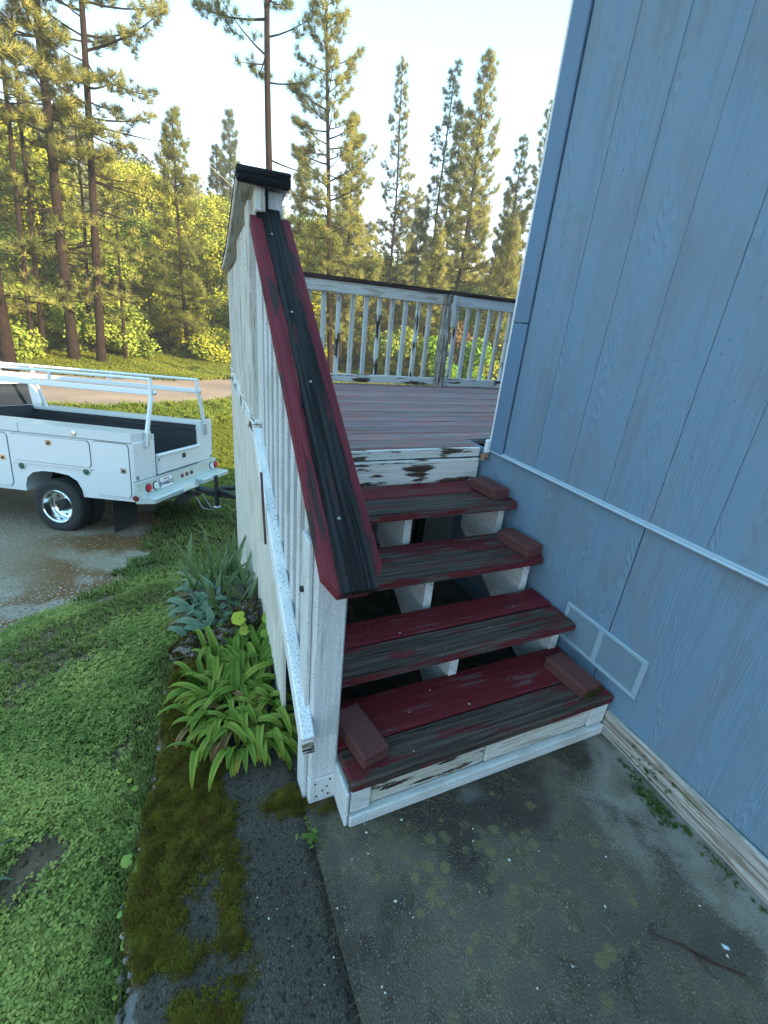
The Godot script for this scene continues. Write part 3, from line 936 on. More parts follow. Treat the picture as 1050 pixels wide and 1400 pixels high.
	rf.slab(PackedVector2Array([Vector2(1.55, 3.39), Vector2(9.5, 3.39), Vector2(5.5, 4.9)]), Vector3(0, 0, -1.85), Vector3(1, 0, 0), Vector3(0, 1, 0), Vector3(0, 0, 13.9))
	put("gable", rf.done(), M.trim, h)

# ---------------------------------------------------------------- deck
const DF := -2.0       # front edge
const DB := -4.16      # far edge
func side_x(z: float) -> float: return lerpf(0.315, 0.455, clampf((z + 2.0) / -2.16, -0.4, 1.2))

func build_deck() -> void:
	var d := thing("deck", "raised wooden deck with worn pinkish grey boards", "deck")
	var n := 15
	var step := (DF - DB) / n
	for i in n:
		var zc := DF - (i + 0.5) * step
		var tone := rr(0.82, 1.18)
		var y := 0.882 + rr(-0.002, 0.002)
		var jx := rr(1.9, 2.6) if i % 2 == 0 else rr(2.9, 3.2)
		var a := side_x(zc) + 0.012 + rr(0, 0.008)
		for seg in [[a, jx - 0.002], [jx + 0.002, 4.9]]:
			if i == 0 and seg[0] > 1.5: continue
			var xe: float = seg[1]
			if i == 0: xe = 1.49
			lumber("deck_board", Vector3(seg[0], y, zc), Vector3(xe, y, zc), Vector3.UP, step - 0.007 + rr(-0.002, 0.001), 0.036, M.deck, d, 0.005, Color(tone, tone * rr(0.94, 1.03), tone * rr(0.96, 1.05)))
			if i == 0: break
	# white painted front: a nosing strip over a peeling riser
	lumber("nosing_board", Vector3(0.40, 0.869, DF + 0.011), Vector3(1.492, 0.869, DF + 0.011), Vector3(0, 0, 1), 0.05, 0.02, M.peel, d, 0.004, Color(1, 1, 1), Vector2(0.9, 0.2))
	lumber("riser_board", Vector3(0.40, 0.772, DF + 0.02), Vector3(1.488, 0.769, DF + 0.02), Vector3(0, 0, 1), 0.136, 0.03, M.peel, d, 0.004, Color(1, 1, 1), Vector2(0.42, 0.05))
	# frame under the boards
	for i in 8:
		var x := 0.62 + i * 0.58
		lumber("joist", Vector3(x, 0.79, DF - 0.02), Vector3(x, 0.79, DB + 0.05), Vector3.UP, 0.038, 0.14, M.dark, d)
	lumber("rim_board", Vector3(0.47, 0.79, DB + 0.02), Vector3(4.9, 0.79, DB + 0.02), Vector3(0, 0, 1), 0.14, 0.036, M.peel, d)
	for p in [[0.55, -4.05], [2.4, -4.05], [4.4, -4.05], [0.5, -2.15]]:
		lumber("support_post", Vector3(p[0], -1.6, p[1]), Vector3(p[0], 0.86, p[1]), Vector3(0, 0, 1), 0.09, 0.09, M.dark, d)
	lumber("rim_board", Vector3(side_x(-2.03) + 0.03, 0.80, -2.03), Vector3(side_x(-4.1) + 0.03, 0.80, -4.1), Vector3(1, 0, 0), 0.13, 0.036, M.dirty, d)
	# plywood skirt down the open side, following the slope of the steps
	var u := Vector3(0.155, 0, -2.86).normalized()
	var o := Vector3(0.272, 0, -1.3)
	var q := MB.new()
	q.slab(PackedVector2Array([Vector2(0.005, 0.02), Vector2(0.005, 0.46), Vector2(0.70, 0.905), Vector2(1.05, 0.895), Vector2(1.05, -0.5), Vector2(0.92, -0.35), Vector2(0.85, 0.0)]), o, u, Vector3.UP, Vector3(0.012, 0, 0.0006))
	for k in q.uv.size(): q.uv[k] = Vector2(q.uv[k].y * 0.7, q.uv[k].x * 0.25)
	put("skirt_panel", q.done(), M.skirt, d)
	q = MB.new()
	q.slab(PackedVector2Array([Vector2(1.056, -0.5), Vector2(1.056, 0.897), Vector2(2.87, 0.90), Vector2(2.88, -1.4), Vector2(1.9, -1.1)]), o, u, Vector3.UP, Vector3(0.012, 0, 0.0006))
	for k in q.uv.size(): q.uv[k] = Vector2(q.uv[k].y * 0.7 + 0.8, q.uv[k].x * 0.25 + 0.1)
	put("skirt_panel", q.done(), M.skirt, d)
	lumber("skirt_batten", Vector3(0.262, 0.66, -1.57), Vector3(0.262, 0.93, -1.64), Vector3(-1, 0, 0), 0.018, 0.008, M.dark, d)
	for e in [[0.44, 1.9], [1.904, 3.4], [3.404, 4.9]]:
		lumber("skirt_panel", Vector3(e[0], -0.65, DB + 0.045), Vector3(e[1], -0.65, DB + 0.045), Vector3(0, 0, -1), 2.7, 0.012, M.dirty, d)
	# rusty pipe stub where the deck meets the wall
	q = MB.new()
	q.tube([Vector3(1.50, 0.862, -1.925), Vector3(1.47, 0.862, -1.925)], [0.016, 0.016], 10)
	q.tube([Vector3(1.472, 0.866, -1.92), Vector3(1.468, 0.842, -1.915)], [0.012, 0.010], 8)
	put("pipe_stub", q.done(), flat(L(0.30, 0.17, 0.09), 0.8), d)

	# ---- railing down the open side
	var r := thing("side_railing", "weathered white railing along the open left side of the deck", "railing")
	var za := -1.985; var zm := -3.0; var zb := -4.2
	var off := 0.03
	var capz := [[-1.955, 1.905], [-2.55, 1.835], [-3.2, 1.765], [zb, 1.725]]
	for i in 3:
		var p0 := Vector3(side_x(capz[i][0]) + off, capz[i][1], capz[i][0]); var p1 := Vector3(side_x(capz[i + 1][0]) + off, capz[i + 1][1], capz[i + 1][0])
		lumber("cap_board", p0 + Vector3(0, 0.005, -0.02 if i == 0 else 0.0), p1 + Vector3(0, 0.005, 0), Vector3.UP, 0.183, 0.026, M.dirty, r, 0.004)
		lumber("cap_top", p0 + Vector3(0, 0.026, 0.006 if i == 0 else 0.0), p1 + Vector3(0, 0.026, 0), Vector3.UP, 0.188, 0.014, M.char, r, 0.004)
		var e := Vector3(-0.012, -0.052, 0)
		lumber("top_rail", p0 + e + Vector3(0, 0, -0.02 if i == 0 else 0.0), p1 + e, Vector3(-1, 0, 0), 0.086, 0.036, M.dirty, r)
	lumber("cap_end", Vector3(side_x(-1.955) + off - 0.095, 1.909, -1.962), Vector3(side_x(-1.955) + off + 0.095, 1.909, -1.962), Vector3.UP, 0.03, 0.044, M.char, r, 0.008)
	for i in 21:
		var zz := -2.10 - i * 0.1
		var top := 1.86 if zz > -2.3 else (1.80 if zz > -2.9 else 1.70)
		lumber("baluster", Vector3(side_x(zz) - 0.006, 0.96, zz), Vector3(side_x(zz) - 0.006, top, zz), Vector3(-1, 0, 0), 0.036, 0.03, M.dirty, r, 0.003, Color.WHITE * rr(0.85, 1.1))
	lumber("bottom_rail", Vector3(side_x(-2.0) - 0.008, 0.985, -2.0), Vector3(side_x(zb) - 0.008, 0.966, zb), Vector3.UP, 0.038, 0.088, M.peel, r, 0.004, Color.WHITE, Vector2(0.3, 0.1))
	var pu := lumber("corner_post", Vector3(0.372, 0.5, -2.05), Vector3(0.372, 1.885, -2.05), Vector3(0, 0, 1), 0.092, 0.092, M.white, r)
	lumber("post_facing", Vector3(0.339, 1.74, -1.992), Vector3(0.339, 1.884, -1.992), Vector3(0, 0, 1), 0.044, 0.018, M.char, r)
	lumber("corner_post", Vector3(0.50, 0.5, -4.13), Vector3(0.50, 1.70, -4.13), Vector3(0, 0, 1), 0.09, 0.09, M.peel, r)

	# ---- railing across the far end
	r = thing("far_railing", "peeling white railing with a dark cap across the far end of the deck", "railing")
	lumber("cap_board", Vector3(0.42, 1.764, -4.17), Vector3(2.42, 1.764, -4.17), Vector3.UP, 0.15, 0.034, M.dark, r)
	lumber("cap_board", Vector3(2.423, 1.765, -4.17), Vector3(4.9, 1.763, -4.17), Vector3.UP, 0.15, 0.034, M.dark, r)
	lumber("top_rail", Vector3(0.56, 1.699, -4.125), Vector3(2.375, 1.701, -4.125), Vector3(0, 0, 1), 0.092, 0.036, M.dirty, r)
	lumber("top_rail", Vector3(2.47, 1.701, -4.125), Vector3(4.9, 1.698, -4.125), Vector3(0, 0, 1), 0.092, 0.036, M.white, r)
	lumber("bottom_rail", Vector3(0.56, 0.952, -4.125), Vector3(2.372, 0.950, -4.125), Vector3(0, 0, 1), 0.068, 0.036, M.peel, r, 0.004, Color.WHITE, Vector2(0.1, 0.12))
	lumber("bottom_rail", Vector3(2.472, 0.945, -4.125), Vector3(4.9, 0.934, -4.125), Vector3(0, 0, 1), 0.078, 0.036, M.peel, r, 0.004, Color.WHITE, Vector2(1.1, 0.17))
	lumber("post", Vector3(2.425, 0.6, -4.10), Vector3(2.415, 1.745, -4.10), Vector3(0, 0, 1), 0.088, 0.085, M.rotpost, r, 0.006)
	lumber("post_splint", Vector3(2.462, 1.47, -4.052), Vector3(2.462, 1.742, -4.052), Vector3(0, 0, 1), 0.036, 0.012, M.white, r, 0.002)
	lumber("post", Vector3(4.7, 0.6, -4.10), Vector3(4.7, 1.745, -4.10), Vector3(0, 0, 1), 0.088, 0.085, M.white, r, 0.006)
	for i in 13:
		var x := 0.70 + i * 0.1305
		lumber("baluster", Vector3(x, 0.97, -4.162), Vector3(x + rr(-0.006, 0.006), 1.735, -4.162), Vector3(0, 0, 1), 0.037, 0.034, M.dirty if i % 3 == 0 else (M.white if i % 3 == 1 else M.peel), r, 0.003)
	for i in 16:
		var x := 2.565 + i * 0.131
		lumber("baluster", Vector3(x, 0.97, -4.162), Vector3(x + rr(-0.006, 0.006), 1.735, -4.162), Vector3(0, 0, 1), 0.037, 0.034, M.peel if i in [0, 5, 6, 7] else (M.dirty if i % 2 == 0 else M.white), r, 0.003)

# ---------------------------------------------------------------- steps
const TY := [0.195, 0.362, 0.545, 0.72]
const TZ := [-0.838, -1.102, -1.366, -1.612]
const TB := [-1.165, -1.392, -1.645, -1.955]
func build_stairs() -> void:
	var s := thing("staircase", "four red painted wooden steps worn to grey, up to the deck", "steps")
	for i in 4:
		var t := sub("tread", s)
		var nb := 2
		var w: float = (TZ[i] - TB[i]) / nb
		for k in nb:
			var z: float = TB[i] + (k + 0.5) * w
			var bw := w
			if i == 0:
				bw = 0.192 if k == 0 else 0.135
				z = TB[0] + (0.096 if k == 0 else 0.192 + 0.0675)
			var mt: Material = M.red if k == 0 else M.worn
			if i == 0 and k == 1: mt = M.worn
			if i == 3 and k == 1: mt = M.worn
			if i == 2 and k == 0: mt = M.wornred
			var y: float = TY[i] - 0.019 + rr(-0.0015, 0.0015)
			var xr := 1.497 + rr(-0.004, 0.003)
			var xl := 0.384 if i == 0 else 0.39
			lumber("tread_board", Vector3(xl + rr(-0.003, 0.006), y, z), Vector3(xr, y + 0.002, z), Vector3.UP, bw - 0.006, 0.038, mt, t, 0.006, Color.WHITE * rr(0.92, 1.1), Vector2(0.0 if mt == M.worn else rr(0.1, 0.75), fmod(0.083 * (i * 2 + k), 0.25)))
		# red edge along the front of the worn boards
		if i > 0:
			lumber("front_edge", Vector3(0.392, TY[i] - 0.021, TZ[i] + 0.0015), Vector3(1.494, TY[i] - 0.021, TZ[i] + 0.0015), Vector3(0, 0, 1), 0.03, 0.004, M.wornred, t, 0.001)
	# stringers: cut saw-tooth from wide boards, the ends showing white
	var saw := PackedVector2Array([Vector2(0.872, 0.0), Vector2(0.872, 0.152), Vector2(1.150, 0.152), Vector2(1.150, 0.318), Vector2(1.41, 0.318), Vector2(1.41, 0.502), Vector2(1.665, 0.502), Vector2(1.665, 0.678), Vector2(1.96, 0.678), Vector2(1.96, 0.44), Vector2(1.30, 0.0)])
	for x in [0.40, 0.925, 1.452]:
		var m := MB.new()
		m.slab(saw, Vector3(x - 0.019, 0, 0), Vector3(0, 0, -1), Vector3.UP, Vector3(0.038, 0, 0))
		for k in m.uv.size(): m.uv[k] = Vector2(m.uv[k].x * 0.5, m.uv[k].y * 0.3)
		put("stringer", m.done(), M.white, s)
	# deep beam the stringers hang from
	lumber("ledger_board", Vector3(0.42, 0.60, -1.975), Vector3(1.49, 0.60, -1.975), Vector3(0, 0, 1), 0.11, 0.036, M.dirty, s)
	# boards closing the bottom step
	lumber("kick_board", Vector3(0.386, 0.026, -0.852), Vector3(1.492, 0.024, -0.850), Vector3(0, 0, 1), 0.048, 0.03, M.white, s, 0.004, Color.WHITE, Vector2(0.2, 0.1))
	lumber("kick_board", Vector3(0.46, 0.103, -0.868), Vector3(0.90, 0.103, -0.868), Vector3(0, 0, 1), 0.098, 0.016, M.peel, s, 0.003, Color(0.75, 0.72, 0.66), Vector2(0.62, 0.18))
	lumber("kick_board", Vector3(0.908, 0.103, -0.866), Vector3(1.40, 0.103, -0.866), Vector3(0, 0, 1), 0.098, 0.016, M.dirty, s, 0.003)
	lumber("kick_board", Vector3(1.404, 0.104, -0.858), Vector3(1.492, 0.104, -0.858), Vector3(0, 0, 1), 0.096, 0.018, M.white, s, 0.003)
	lumber("end_block", Vector3(0.389, 0.104, -0.859), Vector3(0.455, 0.104, -0.859), Vector3(0, 0, 1), 0.09, 0.024, M.white, s, 0.003)
	lumber("end_board", Vector3(0.377, 0.08, -0.845), Vector3(0.377, 0.08, -1.12), Vector3(-1, 0, 0), 0.15, 0.012, M.white, s, 0.003)

	# ---- hand railing of the steps
	var r := thing("stair_railing", "sloping stair handrail, red board under a charred black cap, on a white post", "handrail")
	var p0 := Vector3(0.335, 0.93, -0.795); var p1 := Vector3(0.368, 1.80, -1.995)
	var dir := (p1 - p0).normalized()
	var side := Vector3.UP.cross(dir).normalized()
	var up := dir.cross(side)
	# red board with clipped corners
	var m := MB.new()
	var ln := (p1 - p0).length()
	var hw := 0.072
	m.slab(PackedVector2Array([Vector2(-hw, 0.05), Vector2(-hw * 0.45, 0.0), Vector2(hw * 0.6, 0.0), Vector2(hw, 0.05), Vector2(hw, ln), Vector2(-hw, ln)]), p0 - up * 0.038, side, dir, up * 0.038)
	for k in m.uv.size(): m.uv[k] = Vector2(m.uv[k].y * 0.9 + 0.2, m.uv[k].x + 0.1)
	put("handrail", m.done(), M.handred, r)
	m = MB.new()
	var lf := PackedVector2Array(); var rt := PackedVector2Array()
	for k in 25:
		var t := k / 24.0
		var w := lerpf(0.043, 0.032, smoothstep(0.0, 0.6, t))
		lf.append(Vector2(-w + 0.001 * (k % 3), t * (ln + 0.02) - 0.006)); rt.append(Vector2(w + hn2.get_noise_2d(t * 14.0, 7.0) * 0.006, t * (ln + 0.02) - 0.006))
	rt.reverse()
	lf.append_array(rt)
	m.slab(lf, p0 + up * 0.0005 - side * 0.002, side, dir, up * 0.022)
	for k in m.uv.size(): m.uv[k] = Vector2(m.uv[k].y + 0.3, m.uv[k].x + 0.1)
	put("handrail_cap", m.done(), M.char, r)
	for t in [0.12, 0.42, 0.62, 0.9]:
		var q := MB.new()
		q.lathe([Vector2(0.0045, 0), Vector2(0.004, 0.002), Vector2(0, 0.002)], 8, Transform3D(Basis(side, up, side.cross(up)), p0 + dir * (ln * t) + up * 0.0225 + side * rr(-0.015, 0.015)))
		put("screw_head", q.done(), M.steel, r)
	# bottom post
	lumber("newel_post", Vector3(0.331, 0.115, -1.0), Vector3(0.331, 0.955, -1.0), Vector3(0, 0, 1), 0.09, 0.088, M.white, r, 0.006, Color.WHITE, Vector2(0.05, 0.02))
	lumber("post_foot", Vector3(0.331, 0.0, -1.0), Vector3(0.331, 0.112, -1.0), Vector3(0, 0, 1), 0.091, 0.089, M.white, r, 0.004, Color.WHITE, Vector2(1.4, 0.1))
	lumber("post_backing", Vector3(0.278, 0.0, -1.02), Vector3(0.278, 0.965, -1.02), Vector3(-1, 0, 0), 0.075, 0.014, M.white, r, 0.003)
	for q in [[0.305, 0.09], [0.355, 0.095], [0.31, 0.03], [0.35, 0.028], [0.33, 0.05], [0.345, 0.065]]:
		var b := MB.new()
		b.lathe([Vector2(0.004, 0), Vector2(0.0035, 0.0015), Vector2(0, 0.0015)], 8, Transform3D(Basis(Vector3(1, 0, 0), PI / 2), Vector3(q[0], q[1], -0.9555)))
		put("nail_head", b.done(), M.dark, r)
	# speckled lower rail outside the post
	var b0 := Vector3(0.2655, 0.339, -0.925); var b1 := Vector3(side_x(-2.0) - 0.008, 0.985, -1.995)
	lumber("bottom_rail", b0, b1, Vector3.UP, 0.039, 0.072, M.speck, r, 0.004, Color.WHITE, Vector2(0.6, 0.05))
	lumber("rail_end", b0 + Vector3(0, -0.0015, 0.0005), b0 + Vector3(0, 0.0005, 0.0035), Vector3.UP, 0.036, 0.068, M.rotpost, r, 0.001)
	for i in 9:
		var z := -1.09 - i * 0.102
		var t := (z + 0.925) / (-1.995 + 0.925)
		var yb := lerpf(0.30, 0.95, t); var yt := 0.93 + (z + 0.795) / -1.2 * 0.87 - 0.04
		var x := lerpf(0.303, 0.333, t)
		lumber("baluster", Vector3(x, yb, z), Vector3(x, yt, z), Vector3(-1, 0, 0), 0.036, 0.033, M.white, r, 0.003, Color.WHITE * rr(0.85, 1.05))
	var bolt := MB.new()
	bolt.tube([Vector3(0.285, 0.80, -1.03), Vector3(0.262, 0.80, -1.03)], [0.009, 0.009], 8)
	put("bolt", bolt.done(), M.black, r)

# ---------------------------------------------------------------- things lying about
func build_loose() -> void:
	var spots := [
		[Vector3(1.385, 0.195, -0.972), 0.10, "maroon paver brick on the right end of the bottom step, mossy at its front"],
		[Vector3(0.462, 0.195, -0.985), 0.20, "maroon paver brick on the left end of the bottom step, beside the post"],
		[Vector3(1.432, 0.545, -1.478), 0.14, "maroon paver brick on the second step from the top, by the blue wall"],
		[Vector3(1.415, 0.72, -1.752), 0.06, "maroon paver brick on the top step against the wall corner"]]
	var k := 0
	for sp in spots:
		var m := MB.new()
		var uo := Vector2(rr(0, 1), rr(0, 1))
		m.box(Transform3D(), Vector3(0.1, 0.056, 0.205), 0.007, uo, 2)
		var o := put("paver_brick", m.done(), M.brick)
		o.position = sp[0] + Vector3(0, 0.0295, 0)
		o.rotation.y = sp[1]
		tag(o, sp[2], "brick", "paver bricks weighing down the steps")
		k += 1
	# moss on the front of the bottom right brick
	var r := RandomNumberGenerator.new(); r.seed = 77
	# fallen petals and chips on concrete and steps
	var pm := MB.new()
	pm.tri(Vector3(-1, 0, 0), Vector3(0.2, 0.25, 0.7), Vector3(0.1, 0.15, -0.7), Vector3.UP)
	pm.tri(Vector3(1, 0.05, 0.1), Vector3(0.2, 0.25, 0.7), Vector3(0.1, 0.15, -0.7), Vector3.UP)
	var xf := []; var cs := []
	for i in 150:
		var p := Vector3(r.randf_range(0.0, 1.42), 0.004, r.randf_range(-0.84, -0.05))
		if i % 4 == 0:
			var t := i / 4 % 4
			p = Vector3(r.randf_range(0.6, 1.45), TY[t] + 0.004, r.randf_range(TB[t] + 0.03, TZ[t] - 0.02))
		elif p.z > -0.45 and p.x < 0.35: p.z -= 0.25
		var b := r.randf() < 0.18
		var s := r.randf_range(0.002, 0.0036) if not b else r.randf_range(0.0035, 0.0058)
		xf.append(Transform3D(Basis(Vector3.UP, r.randf() * TAU).scaled(Vector3(s, s, s)), p))
		cs.append((Color(0.75, 0.74, 0.68) if b or r.randf() < 0.3 else Color(0.30, 0.26, 0.19)) * r.randf_range(0.7, 1.0))
	tag(multi("petal_litter", pm.done(), M.plain, xf, cs), "tiny pale petals and chips scattered on concrete and steps", "litter")
	# brown leaf scraps and needles gathered under the bottom step
	var nm := MB.new()
	nm.tube([Vector3(-1, 0, 0), Vector3(0, 0.12, 0.1), Vector3(1, 0, -0.1)], [0.025, 0.03, 0.02], 3, 1.0, false)
	xf = []; cs = []
	for i in 420:
		var p := Vector3(r.randf_range(0.5, 1.45), 0.003, -0.83 + absf(r.randfn(0, 0.05)))
		if i > 250: p = Vector3(r.randf_range(0.3, 1.45), 0.003, r.randf_range(-0.8, -0.1))
		if i > 340: p = Vector3(0.268 + r.randfn(0, 0.012), 0.004, r.randf_range(-0.8, -0.3))
		var s := r.randf_range(0.006, 0.022)
		xf.append(Transform3D(Basis(Vector3.UP, r.randf() * TAU).scaled(Vector3.ONE * s), p))
		cs.append(Color(0.10, 0.065, 0.035).lerp(Color(0.25, 0.2, 0.13), r.randf()))
	tag(multi("needle_litter", nm.done(), M.plain, xf, cs), "dry brown pine needles gathered along the bottom step and joints", "litter")
	# twig
	var tw := MB.new()
	tw.tube([Vector3(1.075, 0.006, -0.285), Vector3(1.13, 0.010, -0.235), Vector3(1.17, 0.008, -0.185), Vector3(1.235, 0.009, -0.125)], [0.0015, 0.0028, 0.003, 0.0022], 6)
	tw.tube([Vector3(1.15, 0.009, -0.21), Vector3(1.145, 0.012, -0.175), Vector3(1.155, 0.006, -0.15)], [0.002, 0.0015, 0.001], 5)
	tw.col = Color(0.05, 0.03, 0.025)
	for i in tw.c.size(): tw.c[i] = Color(0.055, 0.03, 0.026)
	tag(put("twig", tw.done(), M.plain), "thin dark twig lying on the concrete at bottom right", "twig")
	var sc := MB.new()
	sc.slab(PackedVector2Array([Vector2(0, 0), Vector2(0.016, 0.003), Vector2(0.018, 0.010), Vector2(0.004, 0.011)]), Vector3(1.245, 0.004, -0.195), Vector3(0.8, 0, 0.6), Vector3(-0.6, 0, 0.8), Vector3(0, 0.0015, 0))
	tag(put("paper_scrap", sc.done(), flat(L(0.55, 0.66, 0.75), 0.6)), "small pale blue scrap lying on concrete near the wall", "scrap")

# ---------------------------------------------------------------- white service truck
func tp(f: float, u: float, l: float) -> Vector3: return Vector3(-l, u, -f)

func disc(called: String, at: Vector3, out: Vector3, r: float, h: float, mt: Material, parent: Node3D, dome := 0.25) -> MeshInstance3D:
	var m := MB.new()
	var y := out.normalized()
	var x := (Vector3.UP if absf(y.y) < 0.9 else Vector3.RIGHT).cross(y).normalized()
	m.lathe([Vector2(r, 0), Vector2(r, h * 0.6), Vector2(r * 0.85, h), Vector2(0, h * (1.0 + dome))], 20, Transform3D(Basis(x, y, x.cross(y)), at))
	return put(called, m.done(), mt, parent)

func cube(called: String, f0: float, f1: float, u0: float, u1: float, l0: float, l1: float, mt: Material, parent: Node3D, bev := 0.006) -> MeshInstance3D:
	var m := MB.new()
	var a := tp(f0, u0, l0); var b := tp(f1, u1, l1)
	m.box(Transform3D(Basis(), (a + b) * 0.5), (b - a).abs(), bev)
	return put(called, m.done(), mt, parent)

# a shape drawn in (forward, up), pushed out from l0 to l1
func prof(called: String, pts: Array, l0: float, l1: float, mt: Material, parent: Node3D) -> MeshInstance3D:
	var m := MB.new()
	var pl := PackedVector2Array()
	for p in pts: pl.append(Vector2(p[0], p[1]))
	m.slab(pl, tp(0, 0, l0), Vector3(0, 0, -1), Vector3.UP, Vector3(-(l1 - l0), 0, 0))
	return put(called, m.done(), mt, parent)

func rounded(f0: float, f1: float, u0: float, u1: float, r: float) -> Array:
	var out := []
	for c in [[f1 - r, u1 - r, 0.0], [f0 + r, u1 - r, PI / 2], [f0 + r, u0 + r, PI], [f1 - r, u0 + r, PI * 1.5]]:
		for k in 4: out.append([c[0] + r * cos(c[2] + k * PI / 6), c[1] + r * sin(c[2] + k * PI / 6)])
	return out

func wheel(f: float, l: float, side: float, deep: bool, parent: Node3D) -> void:
	var w := sub("wheel", parent)
	w.position = tp(f, 0.395, l)
	var b := Basis(Vector3(0, 1, 0), Vector3(-side, 0, 0), Vector3(0, 0, side))   # lathe axis points out of the truck
	b = Basis(Vector3(0, 0, 1), Vector3(-side, 0, 0), Vector3(0, 0, 1).cross(Vector3(-side, 0, 0)))
	var xf := Transform3D(b, Vector3.ZERO)
	var m := MB.new()
	m.lathe([Vector2(0.235, -0.10), Vector2(0.33, -0.115), Vector2(0.375, -0.10), Vector2(0.393, -0.075), Vector2(0.396, -0.03), Vector2(0.388, -0.027), Vector2(0.388, -0.018), Vector2(0.397, -0.015), Vector2(0.397, 0.015), Vector2(0.388, 0.018), Vector2(0.388, 0.027), Vector2(0.396, 0.03), Vector2(0.393, 0.075), Vector2(0.375, 0.10), Vector2(0.33, 0.115), Vector2(0.25, 0.105), Vector2(0.235, 0.095), Vector2(0.235, -0.10)], 40, xf)
	put("tyre", m.done(), M.rubber, w)
	m = MB.new()
	if deep:
		m.lathe([Vector2(0.252, 0.098), Vector2(0.240, 0.112), Vector2(0.226, 0.10), Vector2(0.212, 0.02), Vector2(0.200, -0.035), Vector2(0.165, -0.05), Vector2(0.135, -0.045), Vector2(0.105, -0.03), Vector2(0.085, -0.03)], 40, xf)
	else:
		m.lathe([Vector2(0.252, 0.098), Vector2(0.240, 0.112), Vector2(0.226, 0.10), Vector2(0.205, 0.05), Vector2(0.17, 0.085), Vector2(0.11, 0.11), Vector2(0.085, 0.11)], 40, xf)
	put("rim", m.done(), M.chrome, w)
	m = MB.new()
	var y0 := -0.03 if deep else 0.11
	m.lathe([Vector2(0.085, y0 - 0.02), Vector2(0.083, y0 + 0.06), Vector2(0.065, y0 + 0.075), Vector2(0.0, y0 + 0.078)], 20, xf)
	put("hub", m.done(), M.black if deep else M.chrome, w)
	m = MB.new()
	for k in 8:
		var a := TAU * k / 8
		m.lathe([Vector2(0.022, 0.0), Vector2(0.02, 0.003), Vector2(0, 0.003)], 10, xf * Transform3D(Basis(), Vector3(cos(a) * 0.157, (-0.049 if deep else 0.09), sin(a) * 0.157)))
	put("hand_hole", m.done(), M.black, w)

func tubes(called: String, runs: Array, r: float, mt: Material, parent: Node3D) -> void:
	for run in runs:
		var m := MB.new()
		var ra := []
		for p in run: ra.append(r)
		m.tube(run, ra, 8)
		put(called, m.done(), mt, parent)

func letters(txt: String, size: float, mt: Material, parent: Node3D, xf: Transform3D, called := "lettering") -> void:
	var t := TextMesh.new()
	t.text = txt
	t.font_size = 64
	t.pixel_size = size / 64.0
	t.depth = size * 0.03
	t.curve_step = 2.0
	var sf := SystemFont.new()
	sf.font_names = PackedStringArray(["Droid Sans"])
	sf.font_weight = 700
	t.font = sf
	var o := put(called, t, mt, parent)
	o.transform = xf

